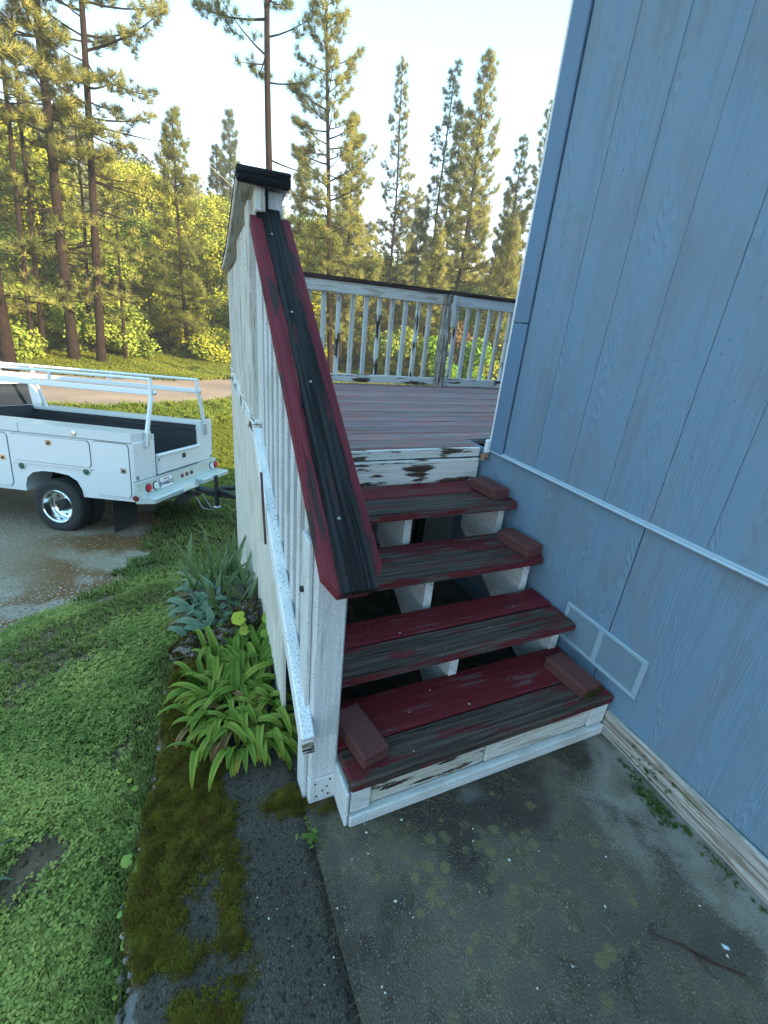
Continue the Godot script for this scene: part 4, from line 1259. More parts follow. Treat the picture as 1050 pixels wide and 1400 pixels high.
func build_truck() -> void:
	var t := thing("service_truck", "white service truck with side tool boxes, ladder rack and dual rear wheels", "truck")
	t.transform = Transform3D(Basis(Vector3(0.52719, -0.11177, -0.84237), Vector3(0.03742, 0.9934, -0.10839), Vector3(0.84892, 0.02562, 0.52789)).orthonormalized(), Vector3(-1.1976, -1.9465, -8.1686))
	for s in [1.0, -1.0]:
		# tool box along the side, with the arch over the wheels
		prof("tool_box", [[-1.257, 0.615], [-0.485, 0.60], [-0.465, 0.71], [-0.40, 0.83], [-0.27, 0.90], [-0.05, 0.922], [0.13, 0.918], [0.29, 0.885], [0.40, 0.79], [0.436, 0.68], [0.441, 0.59], [1.85, 0.585], [1.85, 1.432], [-1.257, 1.432]], s * 0.62, s * 1.055, M.paint, t)
		var arch := MB.new()
		var ap := [[-0.485, 0.60], [-0.465, 0.71], [-0.40, 0.83], [-0.27, 0.90], [-0.05, 0.922], [0.13, 0.918], [0.29, 0.885], [0.40, 0.79], [0.436, 0.68], [0.441, 0.59]]
		var ar := []; var aq := []
		for p in ap:
			aq.append(tp(p[0], p[1], s * 1.056)); ar.append(0.009)
		arch.tube(aq, ar, 6)
		put("wheel_arch", arch.done(), M.paint, t)
		# doors stand a little proud, with a dark seam behind them
		for d in [[-1.215, -0.685, 0.672, 1.418], [-0.637, 0.572, 1.04, 1.405], [0.63, 1.18, 0.65, 1.40], [1.22, 1.80, 0.65, 1.40]]:
			var dn := sub("door", t)
			prof("seam", rounded(d[0] - 0.008, d[1] + 0.008, d[2] - 0.008, d[3] + 0.008, 0.06), s * 1.054, s * 1.0575, M.gap, dn)
			prof("panel", rounded(d[0], d[1], d[2], d[3], 0.055), s * 1.056, s * 1.067, M.paint, dn)
			var lf: float = -1.128 if d[0] < -1 else (-0.024 if d[0] < 0 else (d[0] + 0.10 if d[0] < 1 else 1.3))
			var lu: float = 1.33 if d[0] > -1 and d[0] < 0 else 1.05
			prof("latch_plate", rounded(lf - 0.045, lf + 0.045, lu - 0.04, lu + 0.04, 0.02), s * 1.0665, s * 1.073, M.chrome, dn)
			cube("hinge", d[0] + 0.03, d[1] - 0.03, (d[3] + 0.004 if d[0] > -1.0 and d[0] < 0.0 else d[2] - 0.018), (d[3] + 0.018 if d[0] > -1.0 and d[0] < 0.0 else d[2] - 0.004), s * 1.0575, s * 1.068, M.paintdull, dn, 0.003)
			disc("latch_knob", tp(lf, lu - 0.005, s * 1.0725), Vector3(-s, 0, 0), 0.02, 0.012, M.black, dn)
		prof("trim_strip", [[-0.65, 1.012], [0.59, 1.0], [0.59, 1.018], [-0.65, 1.03]], s * 1.054, s * 1.076, M.paint, t)
		for c in [[0.451, 0.955], [-0.553, 0.979]]:
			disc("cap_ring", tp(c[0], c[1], s * 1.055), Vector3(-s, 0, 0), 0.058, 0.01, M.alu, t, 0.0)
			disc("cap", tp(c[0], c[1], s * 1.0665), Vector3(-s, 0, 0), 0.042, 0.012, M.greencap, t)
		# lids on top
		for d in [[-1.272, 0.404], [0.416, 1.85]]:
			var ld := sub("lid", t)
			prof("lid_shell", [[d[0], 1.444], [d[1], 1.444], [d[1], 1.566], [d[0], 1.566]], s * 0.635, s * 1.075, M.paintdull, ld)
			cube("tread_plate", d[0] + 0.02, d[1] - 0.02, 1.5665, 1.5705, s * 0.66, s * 1.06, M.alu, ld, 0.001)
			disc("lid_latch", tp((-0.438 if d[0] < 0 else 1.1), 1.50, s * 1.0755), Vector3(-s, 0, 0), 0.035, 0.014, M.chrome, ld)
		# end of the box, seen from behind
		cube("rear_panel", -1.29, -1.2575, 0.905, 1.444 if s > 0 else 1.61, s * 0.592, s * 1.058, M.paint, t, 0.008)
		cube("rear_upstand", -1.288, -1.25, 1.446, 1.52, s * 0.592, s * 0.634, M.paint, t, 0.004)
		cube("bed_liner", -1.255, 1.83, 0.945, 1.44, s * 0.612, s * 0.6195, M.liner, t, 0.0)
		cube("bed_liner", -1.25, 1.83, 1.446, 1.535, s * 0.622, s * 0.632, M.liner, t, 0.0)
		disc("corner_marker", tp(-1.30, 0.685, s * 1.092), Vector3(-s, 0, 0.35), 0.042, 0.02, M.darkred, t)
		cube("reflector", -1.2945, -1.29, 0.925, 0.98, s * 0.985, s * 1.04, M.steel, t, 0.002)
		# dual wheels, front wheel, mud flap
		wheel(0.0, s * 0.93, s, true, t)
		wheel(0.0, s * 0.66, s, false, t)
		wheel(4.05, s * 0.86, s, false, t)
		cube("mud_flap", -0.88, -0.87, 0.10, 0.62, s * 0.52, s * 1.03, M.rubber, t, 0.002)
		# ladder rack
		tubes("rack_post", [[tp(-1.285, 1.36, s * 0.80), tp(-1.31, 1.62, s * 0.755), tp(-1.31, 2.02, s * 0.635), tp(-1.30, 2.10, s * 0.615), tp(-1.295, 2.285, s * 0.61)]], 0.030, M.rackw, t)
		tubes("rack_foot", [[tp(-1.315, 1.37, s * 0.80), tp(-1.32, 1.55, s * 0.772)]], 0.034, M.alu, t)
		tubes("rack_post", [[tp(1.72, 1.56, s * 0.80), tp(1.74, 2.0, s * 0.66), tp(1.74, 2.28, s * 0.61)]], 0.028, M.rackw, t)
		tubes("rack_rail", [[tp(-1.29, 2.275, s * 0.61), tp(5.0, 2.255, s * 0.61)]], 0.022, M.rackw, t)
		cube("rack_beam", -1.29, 5.0, 2.06, 2.135, s * 0.585, s * 0.635, M.rackw, t, 0.008)
		tubes("rack_link", [[tp(0.30, 2.10, s * 0.61), tp(0.24, 2.27, s * 0.61)], [tp(2.4, 2.10, s * 0.61), tp(2.4, 2.27, s * 0.61)], [tp(4.2, 2.10, s * 0.61), tp(4.2, 2.27, s * 0.61)]], 0.022, M.rackw, t)
		disc("rack_bolt", tp(-1.34, 2.10, s * 0.60), Vector3(0, 0, 1), 0.03, 0.03, M.alu, t)
	tubes("rack_bar", [[tp(1.74, 2.02, 0.64), tp(1.74, 2.02, -0.64)], [tp(4.6, 2.04, 0.6), tp(4.6, 2.04, -0.6)]], 0.024, M.rackw, t)
	# bed
	cube("bed_floor", -1.255, 1.85, 0.90, 0.943, -0.609, 0.609, M.liner, t, 0.0)
	cube("bulkhead", 1.80, 1.85, 0.95, 1.60, -0.608, 0.608, M.liner, t, 0.0)
	cube("chassis", -1.25, 4.9, 0.45, 0.62, -0.42, 0.42, M.black, t)
	cube("axle", -0.06, 0.06, 0.33, 0.45, -0.85, 0.85, M.black, t)
	var tg := sub("tailgate", t)
	cube("gate_panel", -1.318, -1.286, 0.925, 1.178, -0.575, 0.54, M.paint, tg, 0.008)
	cube("gate_lip", -1.34, -1.28, 1.18, 1.225, -0.589, 0.585, M.paint, tg, 0.012)
	cube("gate_post", -1.325, -1.287, 0.925, 1.178, 0.548, 0.585, M.paintdull, tg, 0.006)
	cube("gate_latch", -1.328, -1.317, 1.07, 1.145, -0.14, -0.05, M.black, tg, 0.004)
	cube("gate_hinge", -1.336, -1.324, 1.13, 1.16, 0.556, 0.578, M.black, tg, 0.003)
	# bumper: upright panel and a step, cut back in the middle above the hitch
	var bp := sub("bumper", t)
	prof("bumper_panel", [[-1.29, 0.902], [-1.335, 0.895], [-1.352, 0.715], [-1.29, 0.70]], -1.10, 1.10, M.bumper, bp)
	for e in [[0.37, 1.09], [-1.09, -0.20]]:
		prof("bumper_step", [[-1.295, 0.698], [-1.352, 0.712], [-1.56, 0.705], [-1.575, 0.69], [-1.575, 0.635], [-1.295, 0.60]], e[0], e[1], M.bumper, bp)
	prof("hitch_recess", [[-1.295, 0.698], [-1.352, 0.712], [-1.46, 0.70], [-1.50, 0.60], [-1.45, 0.55], [-1.295, 0.56]], -0.199, 0.369, M.bumper, bp)
	var out := Vector3(0, 0.09, 1).normalized()
	for e in [[0.873, M.redlens, "tail_light"], [0.714, M.clearlens, "reverse_light"], [-0.90, M.clearlens, "reverse_light"], [-1.055, M.redlens, "tail_light"]]:
		disc("light_ring", tp(-1.343, 0.79, e[0]), out, 0.066, 0.012, M.black, bp, 0.0)
		disc(e[2], tp(-1.355, 0.791, e[0]), out, 0.052, 0.012, e[1], bp)
	for l in [0.027, -0.11, -0.25]:
		disc("marker_light", tp(-1.343, 0.80, l), out, 0.033, 0.018, M.darkred, bp)
	var pl := sub("license_plate", t)
	pl.transform = Transform3D(Basis(Vector3(1, 0, 0), -0.09), tp(-1.352, 0.795, 0.456))
	var m := MB.new()
	m.box(Transform3D(), Vector3(0.305, 0.152, 0.004), 0.002)
	put("plate", m.done(), M.signwhite, pl)
	letters("5V44612", 0.085, M.ink, pl, Transform3D(Basis(), Vector3(0, -0.012, 0.0035)))
	letters("California", 0.032, M.inkred, pl, Transform3D(Basis(), Vector3(0, 0.052, 0.0035)), "heading")
	# hitch
	cube("hitch_receiver", -1.62, -0.9, 0.49, 0.55, -0.035, 0.035, M.black, t, 0.006)
	m = MB.new()
	m.lathe([Vector2(0.02, 0), Vector2(0.02, 0.03), Vector2(0.033, 0.05), Vector2(0.033, 0.07), Vector2(0.0, 0.095)], 14, Transform3D(Basis(), tp(-1.60, 0.55, 0)))
	put("tow_ball", m.done(), M.steel, t)
	# cab
	var cb := sub("cab", t)
	prof("cab_shell", [[1.93, 0.62], [4.9, 0.60], [5.35, 0.62], [5.38, 1.05], [5.2, 1.32], [3.85, 1.46], [3.35, 1.98], [3.1, 2.035], [2.15, 2.035], [1.98, 1.98], [1.93, 1.62]], -0.93, 0.93, M.paint, cb)
	prof("rear_window", [[1.928, 1.60], [1.928, 1.61], [1.972, 1.955], [1.965, 1.955], [1.92, 1.61]], -0.72, 0.72, M.glass, cb)
	for s in [1.0, -1.0]:
		prof("side_window", [[2.12, 1.50], [3.62, 1.52], [3.28, 1.93], [2.2, 1.93]], s * 0.929, s * 0.935, M.glass, cb)
		prof("fender", [[3.5, 0.62], [3.62, 0.86], [4.05, 0.98], [4.48, 0.86], [4.6, 0.62], [4.9, 0.62], [5.1, 1.1], [3.4, 1.1], [3.4, 0.62]], s * 0.93, s * 0.985, M.paint, cb)
	prof("windshield", [[3.86, 1.475], [3.40, 1.955], [3.41, 1.97], [3.88, 1.49]], -0.8, 0.8, M.glass, cb)

	# ---- trailer hooked on behind, mostly hidden by the deck
	var tr := thing("trailer", "black trailer tongue and frame hitched to the white truck", "trailer")
	tr.transform = t.transform
	var tn := sub("tongue", tr)
	cube("tongue_beam", -3.0, -1.74, 0.515, 0.605, -0.045, 0.045, M.black, tn, 0.006)
	m = MB.new()
	m.tube([tp(-1.56, 0.60, 0), tp(-1.62, 0.61, 0), tp(-1.76, 0.585, 0), tp(-1.86, 0.57, 0)], [0.03, 0.05, 0.055, 0.045], 10)
	put("coupler", m.done(), M.black, tn)
	disc("coupler_knob", tp(-1.68, 0.56, 0.05), Vector3(-1, 0, 0), 0.02, 0.03, M.darkred, tn)
	tubes("jack", [[tp(-1.96, 0.38, 0.085), tp(-1.95, 0.88, 0.085)]], 0.032, M.black, tn)
	tubes("jack_handle", [[tp(-1.95, 0.87, 0.085), tp(-1.95, 0.88, 0.17)]], 0.01, M.steel, tn)
	disc("jack_foot", tp(-1.96, 0.36, 0.085), Vector3(0, 1, 0), 0.06, 0.02, M.alu, tn)
	cube("label_plate", -2.36, -2.22, 0.54, 0.585, 0.046, 0.048, M.signwhite, tn, 0.0)
	for s in [1.0, -1.0]:
		tubes("frame_rail", [[tp(-1.95, 0.64, s * 0.04), tp(-3.05, 0.64, s * 0.7), tp(-5.2, 0.64, s * 0.7)]], 0.04, M.black, tr)
		wheel(-4.3, s * 0.86, s, false, tr)
		prof("fender", [[-3.8, 0.62], [-3.85, 0.86], [-4.75, 0.86], [-4.8, 0.62], [-4.78, 0.62], [-4.73, 0.84], [-3.87, 0.84], [-3.82, 0.62]], s * 0.75, s * 0.98, M.black, tr)
	tubes("safety_chain", [[tp(-1.6, 0.5, 0.09), tp(-1.72, 0.32, 0.1), tp(-1.9, 0.30, 0.08), tp(-2.05, 0.52, 0.04)], [tp(-1.6, 0.5, -0.09), tp(-1.75, 0.28, -0.1), tp(-1.95, 0.33, -0.08), tp(-2.05, 0.52, -0.04)]], 0.009, M.steel, tr)
	cube("trailer_bed", -5.25, -3.0, 0.69, 0.75, -0.72, 0.72, M.dark, tr)

# ---------------------------------------------------------------- by the far road
func build_roadside() -> void:
	var p := Vector3(15.95, 0, -47.4)
	var g := land(p.x, p.z)
	var s := thing("stop_sign", "red octagonal stop sign on a white post beyond the deck railing", "sign", Vector3(p.x, g, p.z))
	s.rotation.y = atan2(-p.x, -p.z)
	var cy := -1.62 - g
	var m := MB.new()
	var oc := PackedVector2Array(); var oc2 := PackedVector2Array()
	for k in 8:
		var a := PI / 8 + k * PI / 4
		oc.append(Vector2(cos(a), sin(a)) * 0.40); oc2.append(Vector2(cos(a), sin(a)) * 0.375)
	m.slab(oc, Vector3(0, cy, 0.03), Vector3.RIGHT, Vector3.UP, Vector3(0, 0, 0.004))
	put("border", m.done(), M.signwhite, s)
	m = MB.new()
	m.slab(oc2, Vector3(0, cy, 0.034), Vector3.RIGHT, Vector3.UP, Vector3(0, 0, 0.004))
	put("face", m.done(), M.signred, s)
	letters("STOP", 0.30, M.signwhite, s, Transform3D(Basis(), Vector3(0, cy, 0.0405)))
	m = MB.new()
	m.box(Transform3D(Basis(), Vector3(0, cy * 0.5 + 0.1, 0)), Vector3(0.07, cy + 0.7, 0.05), 0.008)
	put("post", m.done(), M.signwhite, s)
	# two-rail white fence
	var f := thing("rail_fence", "low white two-rail fence near the stop sign", "fence")
	var a := Vector3(12.0, 0, -43.8); var b := Vector3(16.6, 0, -42.6)
	for y in [-1.72, -2.0]:
		lumber("rail", Vector3(a.x, y, a.z), Vector3(b.x, y + 0.05, b.z), Vector3.UP, 0.05, 0.12, M.whitetrim, f)
	for k in 4:
		var q := a.lerp(b, k / 3.0)
		lumber("post", Vector3(q.x, land(q.x, q.z) - 0.2, q.z - 0.05), Vector3(q.x, -1.6, q.z - 0.05), Vector3(0, 0, 1), 0.1, 0.1, M.whitetrim, f)
	var ub := thing("utility_pedestal", "slim grey utility pedestal standing left of the stop sign", "pedestal", Vector3(14.9, land(14.9, -45.6), -45.6))
	m = MB.new()
	m.box(Transform3D(Basis(), Vector3(0, 0.5, 0)), Vector3(0.26, 1.1, 0.26), 0.02)
	put("body", m.done(), flat(L(0.34, 0.40, 0.46), 0.6), ub)
	m = MB.new()
	m.box(Transform3D(Basis(), Vector3(0, 1.08, 0)), Vector3(0.3, 0.08, 0.3), 0.02)
	put("lid", m.done(), flat(L(0.34, 0.40, 0.46), 0.6), ub)
	# overhead wire
	m = MB.new()
	var pts := []; var ra := []
	for k in 25:
		var t := k / 24.0
		var w := Vector3(-16.0, 17.6, -15.0).lerp(Vector3(19.0, 7.4, -66.0), t)
		w.y -= 1.2 * (1.0 - pow(2.0 * t - 1.0, 2.0))
		pts.append(w); ra.append(0.022)
	m.tube(pts, ra, 5)
	tag(put("overhead_wire", m.done(), flat(L(0.35, 0.33, 0.30), 0.6)), "thin overhead wire slanting down through the pines", "wire")

# ---------------------------------------------------------------- garden plants
# one arching strap leaf rooted at the origin, growing towards +x
func strap(ln: float, wd: float, lift: float, droop: float, fold: float, c0: Color, c1: Color, n := 9, twist := 0.0) -> ArrayMesh:
	var m := MB.new()
	var p := Vector3.ZERO
	var ang := lift
	var st := ln / n
	var rows := []
	for i in n + 1:
		var t := float(i) / n
		var w := wd * (0.55 + 0.45 * smoothstep(0.0, 0.35, t)) * (1.0 - pow(t, 3.5)) + 0.0012
		var d := Vector3(cos(ang), sin(ang), 0)
		var sd := Vector3(0, 0, 1).rotated(d, twist * t)
		var up := sd.cross(d).normalized()
		if up.y < 0 and absf(ang) < PI / 2: up = -up
		rows.append([p - sd * w + up * w * fold, p, p + sd * w + up * w * fold, up, c0.lerp(c1, smoothstep(0.45, 1.0, t)), t, sd])
		p += d * st
		ang -= droop * st / ln * (0.4 + 1.6 * t)
	for i in n:
		for s in 2:
			var a = rows[i]; var b = rows[i + 1]
			var k := m.v.size()
			for q in [a[s], a[s + 1], b[s + 1], b[s]]: m.v.append(q)
			var sgn := 1.0 if s == 0 else -1.0
			var qi := 0
			for q in [a, a, b, b]:
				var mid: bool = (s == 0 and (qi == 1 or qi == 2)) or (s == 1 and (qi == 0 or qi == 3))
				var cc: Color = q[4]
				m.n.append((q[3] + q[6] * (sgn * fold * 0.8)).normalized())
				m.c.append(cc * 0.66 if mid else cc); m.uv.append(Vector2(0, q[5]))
				qi += 1
			m.idx(k, k + 1, k + 2, a[3]); m.idx(k, k + 2, k + 3, a[3])
	return m.done()

func round_leaf(r: float, c: Color) -> ArrayMesh:
	var m := MB.new()
	m.col = c
	var k := m.vert(Vector3(0, -r * 0.15, 0), Vector3.UP, Vector2.ZERO)
	for i in 13:
		var a := TAU * i / 12
		var q := r * (1.0 + 0.08 * sin(a * 5.0)) * (0.55 if i % 12 == 0 else 1.0)
		m.vert(Vector3(cos(a) * q, r * 0.12 * sin(a * 2.0), sin(a) * q), (Vector3.UP + Vector3(cos(a), 0, sin(a)) * 0.2).normalized(), Vector2(cos(a), sin(a)))
	for i in 12: m.idx(k, k + 1 + i, k + 2 + i, Vector3.UP)
	return m.done()

func build_plants() -> void:
	var r := RandomNumberGenerator.new(); r.seed = 31
	# ---- day lily clump
	var lily := thing("daylily_clump", "bright green strap-leaved clump growing on the mossy edge beside the stairs", "plant", Vector3(0.115, 0.0, -1.5))
	var kinds := []
	for k in 26:
		var c0 := Color(0.085, 0.17, 0.026).lerp(Color(0.24, 0.31, 0.055), r.randf())
		var c1 := c0.lerp(Color(0.24, 0.33, 0.05), r.randf() * 0.8)
		if k % 6 == 0: c1 = Color(0.38, 0.33, 0.06)
		if k % 13 == 12: c0 = Color(0.25, 0.17, 0.07); c1 = Color(0.22, 0.12, 0.06)
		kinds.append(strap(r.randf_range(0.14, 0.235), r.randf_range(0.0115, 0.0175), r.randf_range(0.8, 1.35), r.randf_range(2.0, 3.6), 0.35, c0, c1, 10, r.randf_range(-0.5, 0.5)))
	for k in 280:
		var bx := r.randfn(0.02, 0.085); var bz := r.randfn(0.0, 0.16)
		bx = clampf(bx, -0.15, 0.13); bz = clampf(bz, -0.32, 0.27)
		var az := atan2(-(bz + r.randfn(0, 0.12)), bx + r.randfn(-0.03, 0.12))
		var o := put("leaf", kinds[k % kinds.size()], M.leaf, lily)
		o.transform = Transform3D(Basis(Vector3.UP, az).scaled(Vector3.ONE * r.randf_range(0.75, 1.1)), Vector3(bx, 0.0, bz))
	# ---- iris clump in the corner by the skirt
	var iris := thing("iris_clump", "grey green iris clump with broad leaves beside the white skirt", "plant", Vector3(0.20, land(0.2, -2.6) + 0.02, -2.62))
	kinds = []
	for k in 18:
		var c0 := Color(0.14, 0.22, 0.10).lerp(Color(0.22, 0.29, 0.17), r.randf())
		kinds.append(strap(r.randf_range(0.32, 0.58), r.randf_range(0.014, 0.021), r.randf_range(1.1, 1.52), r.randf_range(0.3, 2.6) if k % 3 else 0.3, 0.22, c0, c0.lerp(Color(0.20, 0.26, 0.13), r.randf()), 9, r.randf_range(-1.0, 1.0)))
	for k in 190:
		var bx := clampf(r.randfn(-0.02, 0.11), -0.28, 0.10); var bz := clampf(r.randfn(0.08, 0.22), -0.5, 0.5)
		var o := put("leaf", kinds[k % kinds.size()], M.leaf, iris)
		o.transform = Transform3D(Basis(Vector3.UP, r.randf() * TAU).scaled(Vector3.ONE * r.randf_range(0.75, 1.1)), Vector3(bx, land(0.19 + bx, -2.62 + bz) - land(0.2, -2.6) - 0.02, bz))
	# ---- low blue-green leaves hanging over the edge in front of it
	var low := thing("iris_clump", "low blue green leaves drooping over the slab edge by the mossy rocks", "plant", Vector3(0.03, -0.02, -2.13))
	kinds = []
	for k in 10:
		var c0 := Color(0.11, 0.19, 0.115).lerp(Color(0.17, 0.25, 0.17), r.randf())
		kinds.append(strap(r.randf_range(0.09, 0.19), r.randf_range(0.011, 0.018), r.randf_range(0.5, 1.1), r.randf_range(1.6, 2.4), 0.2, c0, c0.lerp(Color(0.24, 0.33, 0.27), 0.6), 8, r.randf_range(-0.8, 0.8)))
	for k in 80:
		var bx := clampf(r.randfn(0.02, 0.09), -0.08, 0.2); var bz := clampf(r.randfn(0.0, 0.13), -0.2, 0.18)
		var o := put("leaf", kinds[k % kinds.size()], M.leaf, low)
		o.transform = Transform3D(Basis(Vector3.UP, r.randf_range(1.2, 4.6)).scaled(Vector3.ONE * r.randf_range(0.7, 1.1)), Vector3(bx, 0, bz))
	for k in 5:
		var c := Color(0.26, 0.18, 0.12)
		var o := put("dead_leaf", strap(r.randf_range(0.10, 0.17), 0.028, 0.5, 2.2, 0.3, c, Color(0.3, 0.2, 0.13), 6, 0.8), M.leaf, low)
		o.transform = Transform3D(Basis(Vector3.UP, r.randf_range(2.2, 3.8)), Vector3(r.randf_range(-0.1, 0.0), 0.02, r.randf_range(-0.2, 0.16)))
	# ---- mossy rocks at the end of the slab
	var rk := MB.new()
	ball(rk, Vector3.ZERO, Vector3(0.115, 0.085, 0.085), 40, 26, 0.55, 3, 1.6, 1.0)
	var o1 := put("mossy_rock", rk.done(), M.rock)
	o1.position = Vector3(0.275, 0.015, -1.985)
	tag(o1, "grey lichen-flecked rock at the foot of the white skirt", "rock")
	rk = MB.new()
	ball(rk, Vector3.ZERO, Vector3(0.13, 0.075, 0.09), 40, 26, 0.5, 14, 1.4, 1.0)
	var o2 := put("mossy_rock", rk.done(), M.rock)
	o2.position = Vector3(0.125, 0.0, -1.845)
	tag(o2, "brown moss-covered rock between the two leafy clumps", "rock")
	rk = MB.new()
	ball(rk, Vector3.ZERO, Vector3(0.09, 0.06, 0.08), 30, 20, 0.5, 19, 1.6, 1.0)
	var o3 := put("mossy_rock", rk.done(), M.rock)
	o3.position = Vector3(-0.03, -0.02, -1.86)
	tag(o3, "small mossy rock at the left end of the slab under blue green leaves", "rock")
	rock_n = [nz(3, 1.6, 3), nz(14, 1.4, 3), nz(19, 1.6, 3)]
	var xf := []; var cs := []
	for k in 5200:
		var th := r.randf() * TAU; var ph := acos(r.randf_range(0.05, 1.0))
		var d := Vector3(sin(ph) * cos(th), cos(ph), sin(ph) * sin(th))
		var which := k % 3
		if which == 0 and (d.x > 0.2 and r.randf() < 0.9): continue
		var rad: Vector3 = [Vector3(0.115, 0.085, 0.085), Vector3(0.13, 0.075, 0.09), Vector3(0.09, 0.06, 0.08)][which]
		var lf: FastNoiseLite = rock_n[which]
		var q: float = 1.0 + [0.55, 0.5, 0.5][which] * lf.get_noise_3d(d.x, d.y, d.z)
		if moss_n.get_noise_3d(d.x * 0.4, d.y * 0.4 + which, d.z * 0.4) < -0.12: continue
		xf.append(Transform3D(Basis(Quaternion(Vector3.UP, d.lerp(Vector3.UP, 0.5).normalized())).scaled(Vector3.ONE * r.randf_range(0.7, 1.3)), [o1.position, o2.position, o3.position][which] + d * rad * q))
		cs.append(Color(0.05, 0.03, 0.008).lerp(Color(0.10, 0.062, 0.012), r.randf()) * r.randf_range(0.75, 1.25))
	tag(multi("moss", H.shoot, M.moss, xf, cs), "russet moss on the rocks at the end of the slab", "moss")
	# ---- small plant with yellow round leaves in front of the rocks
	var sd := thing("seedling", "small plant with round yellow leaves in front of the mossy rocks", "plant", Vector3(0.175, 0.0, -1.80))
	for e in [[Vector3(0.0, 0.17, 0.0), 0.035, Color(0.36, 0.40, 0.05)], [Vector3(0.02, 0.11, 0.02), 0.024, Color(0.30, 0.36, 0.06)], [Vector3(0.14, 0.13, -0.02), 0.034, Color(0.24, 0.34, 0.05)], [Vector3(0.11, 0.08, 0.03), 0.022, Color(0.2, 0.3, 0.05)]]:
		var st := MB.new()
		st.col = Color(0.2, 0.28, 0.06)
		st.tube([Vector3(0.05, 0, 0), e[0] * 0.6 + Vector3(0.02, 0, 0), e[0]], [0.003, 0.0025, 0.002], 5)
		put("stem", st.done(), M.leaf, sd)
		var o := put("leaf", round_leaf(e[1], e[2]), M.leaf, sd)
		o.transform = Transform3D(Basis(Vector3(1, 0, 0.3).normalized(), 0.5), e[0])
	# ---- round leaves along the broken edge
	var rl := thing("edge_weed", "round pale green leaves sprouting at the broken concrete edge", "weed", Vector3(-0.22, -0.12, -0.95))
	for k in 14:
		var z := r.randf_range(-0.35, 0.35) if k > 2 else r.randf_range(-0.03, 0.03)
		var c := Color(0.16, 0.30, 0.06).lerp(Color(0.30, 0.34, 0.08), r.randf())
		var o := put("leaf", round_leaf(r.randf_range(0.006, 0.011) if k > 2 else 0.018, c), M.leaf, rl)
		o.transform = Transform3D(Basis(Vector3(r.randf() - 0.5, 0, r.randf() - 0.5).normalized(), r.randf() * 0.7), Vector3(r.randf_range(-0.07, 0.0), r.randf_range(0.0, 0.06) + (0.06 if k < 3 else 0.0), z))
		if k < 3: o.position = [Vector3(0.01, 0.10, 0.0), Vector3(-0.035, 0.05, -0.07), Vector3(-0.02, 0.04, 0.14)][k]
	# ---- feathery weed in the joint by the post
	var wd := thing("feathery_weed", "feathery green weed growing in the concrete joint below the post", "weed", Vector3(0.266, 0.0, -0.845))
	for k in 16:
		var st := MB.new()
		var c := Color(0.10, 0.17, 0.04).lerp(Color(0.19, 0.26, 0.07), r.randf())
		st.col = c
		var dir := Vector3(r.randfn(0, 0.5), 1.0, r.randfn(0.2, 0.5)).normalized()
		var ln := r.randf_range(0.03, 0.075)
		var bend := Vector3(r.randf_range(-0.3, 0.3), -0.2, r.randf_range(-0.3, 0.5))
		var pts := []; var ra := []
		for i in 5:
			var t := i / 4.0
			pts.append((dir * t + bend * t * t * 0.6) * ln); ra.append(0.0008)
		st.tube(pts, ra, 3, 1.0, false)
		for i in range(1, 5):
			for s in 5:
				var d2 := Vector3(r.randfn(0, 1), r.randf_range(0, 0.8), r.randfn(0, 1)).normalized()
				var e: Vector3 = pts[i] + d2 * r.randf_range(0.006, 0.013)
				var sdv := d2.cross(Vector3.UP).normalized() * 0.0022
				st.tri(pts[i], (pts[i] + e) * 0.5 + sdv, e, Vector3.UP); st.tri(pts[i], (pts[i] + e) * 0.5 - sdv, e, Vector3.UP)
		put("sprig", st.done(), M.leaf, wd)
	# ---- weeds along the foot of the wall
	var wv := MB.new()
	for k in 14:
		var d2 := Vector3(r.randfn(0, 0.8), r.randf_range(0.3, 1.2), r.randfn(0, 0.8)).normalized()
		var b := Vector3(r.randfn(0, 0.12), 0, r.randfn(0, 0.12))
		var e := b + d2 * r.randf_range(0.4, 1.0)
		var sdv := d2.cross(Vector3(r.randf() - 0.5, 0.2, r.randf() - 0.5)).normalized() * 0.13
		var nn := (Vector3.UP + d2 * 0.5).normalized()
		wv.tri(b, (b + e) * 0.5 + sdv, e, nn); wv.tri(b, (b + e) * 0.5 - sdv, e, nn)
	H.weed = wv.done()
	xf = []; cs = []
	for k in 250:
		var z := r.randf_range(-0.72, 0.05)
		if r.randf() < 0.55: z = r.randfn(-0.53, 0.06)
		var x := 1.487 + (z + 0.85) * -0.024 - absf(r.randfn(0, 0.016)) - (0.05 * r.randf() if z < -0.45 and z > -0.62 else 0.0)
		var s := r.randf_range(0.006, 0.015)
		xf.append(Transform3D(Basis(Vector3.UP, r.randf() * TAU).scaled(Vector3(s, s * 0.8, s)), Vector3(x - 0.012, 0.002, z)))
		cs.append(Color(0.06, 0.12, 0.025).lerp(Color(0.14, 0.22, 0.05), r.randf()))
	for k in 26:
		var s := r.randf_range(0.006, 0.015)
		xf.append(Transform3D(Basis(Vector3.UP, r.randf() * TAU).scaled(Vector3(s, s, s)), Vector3(1.483, r.randf_range(0.01, 0.10), r.randfn(-0.62, 0.06))))
		cs.append(Color(0.07, 0.12, 0.03).lerp(Color(0.13, 0.19, 0.06), r.randf()))
	tag(multi("wall_weeds", H.weed, M.leaf, xf, cs), "low green weeds along the foot of the blue wall", "weeds")
	# moss on the end of the bottom right brick
	xf = []; cs = []
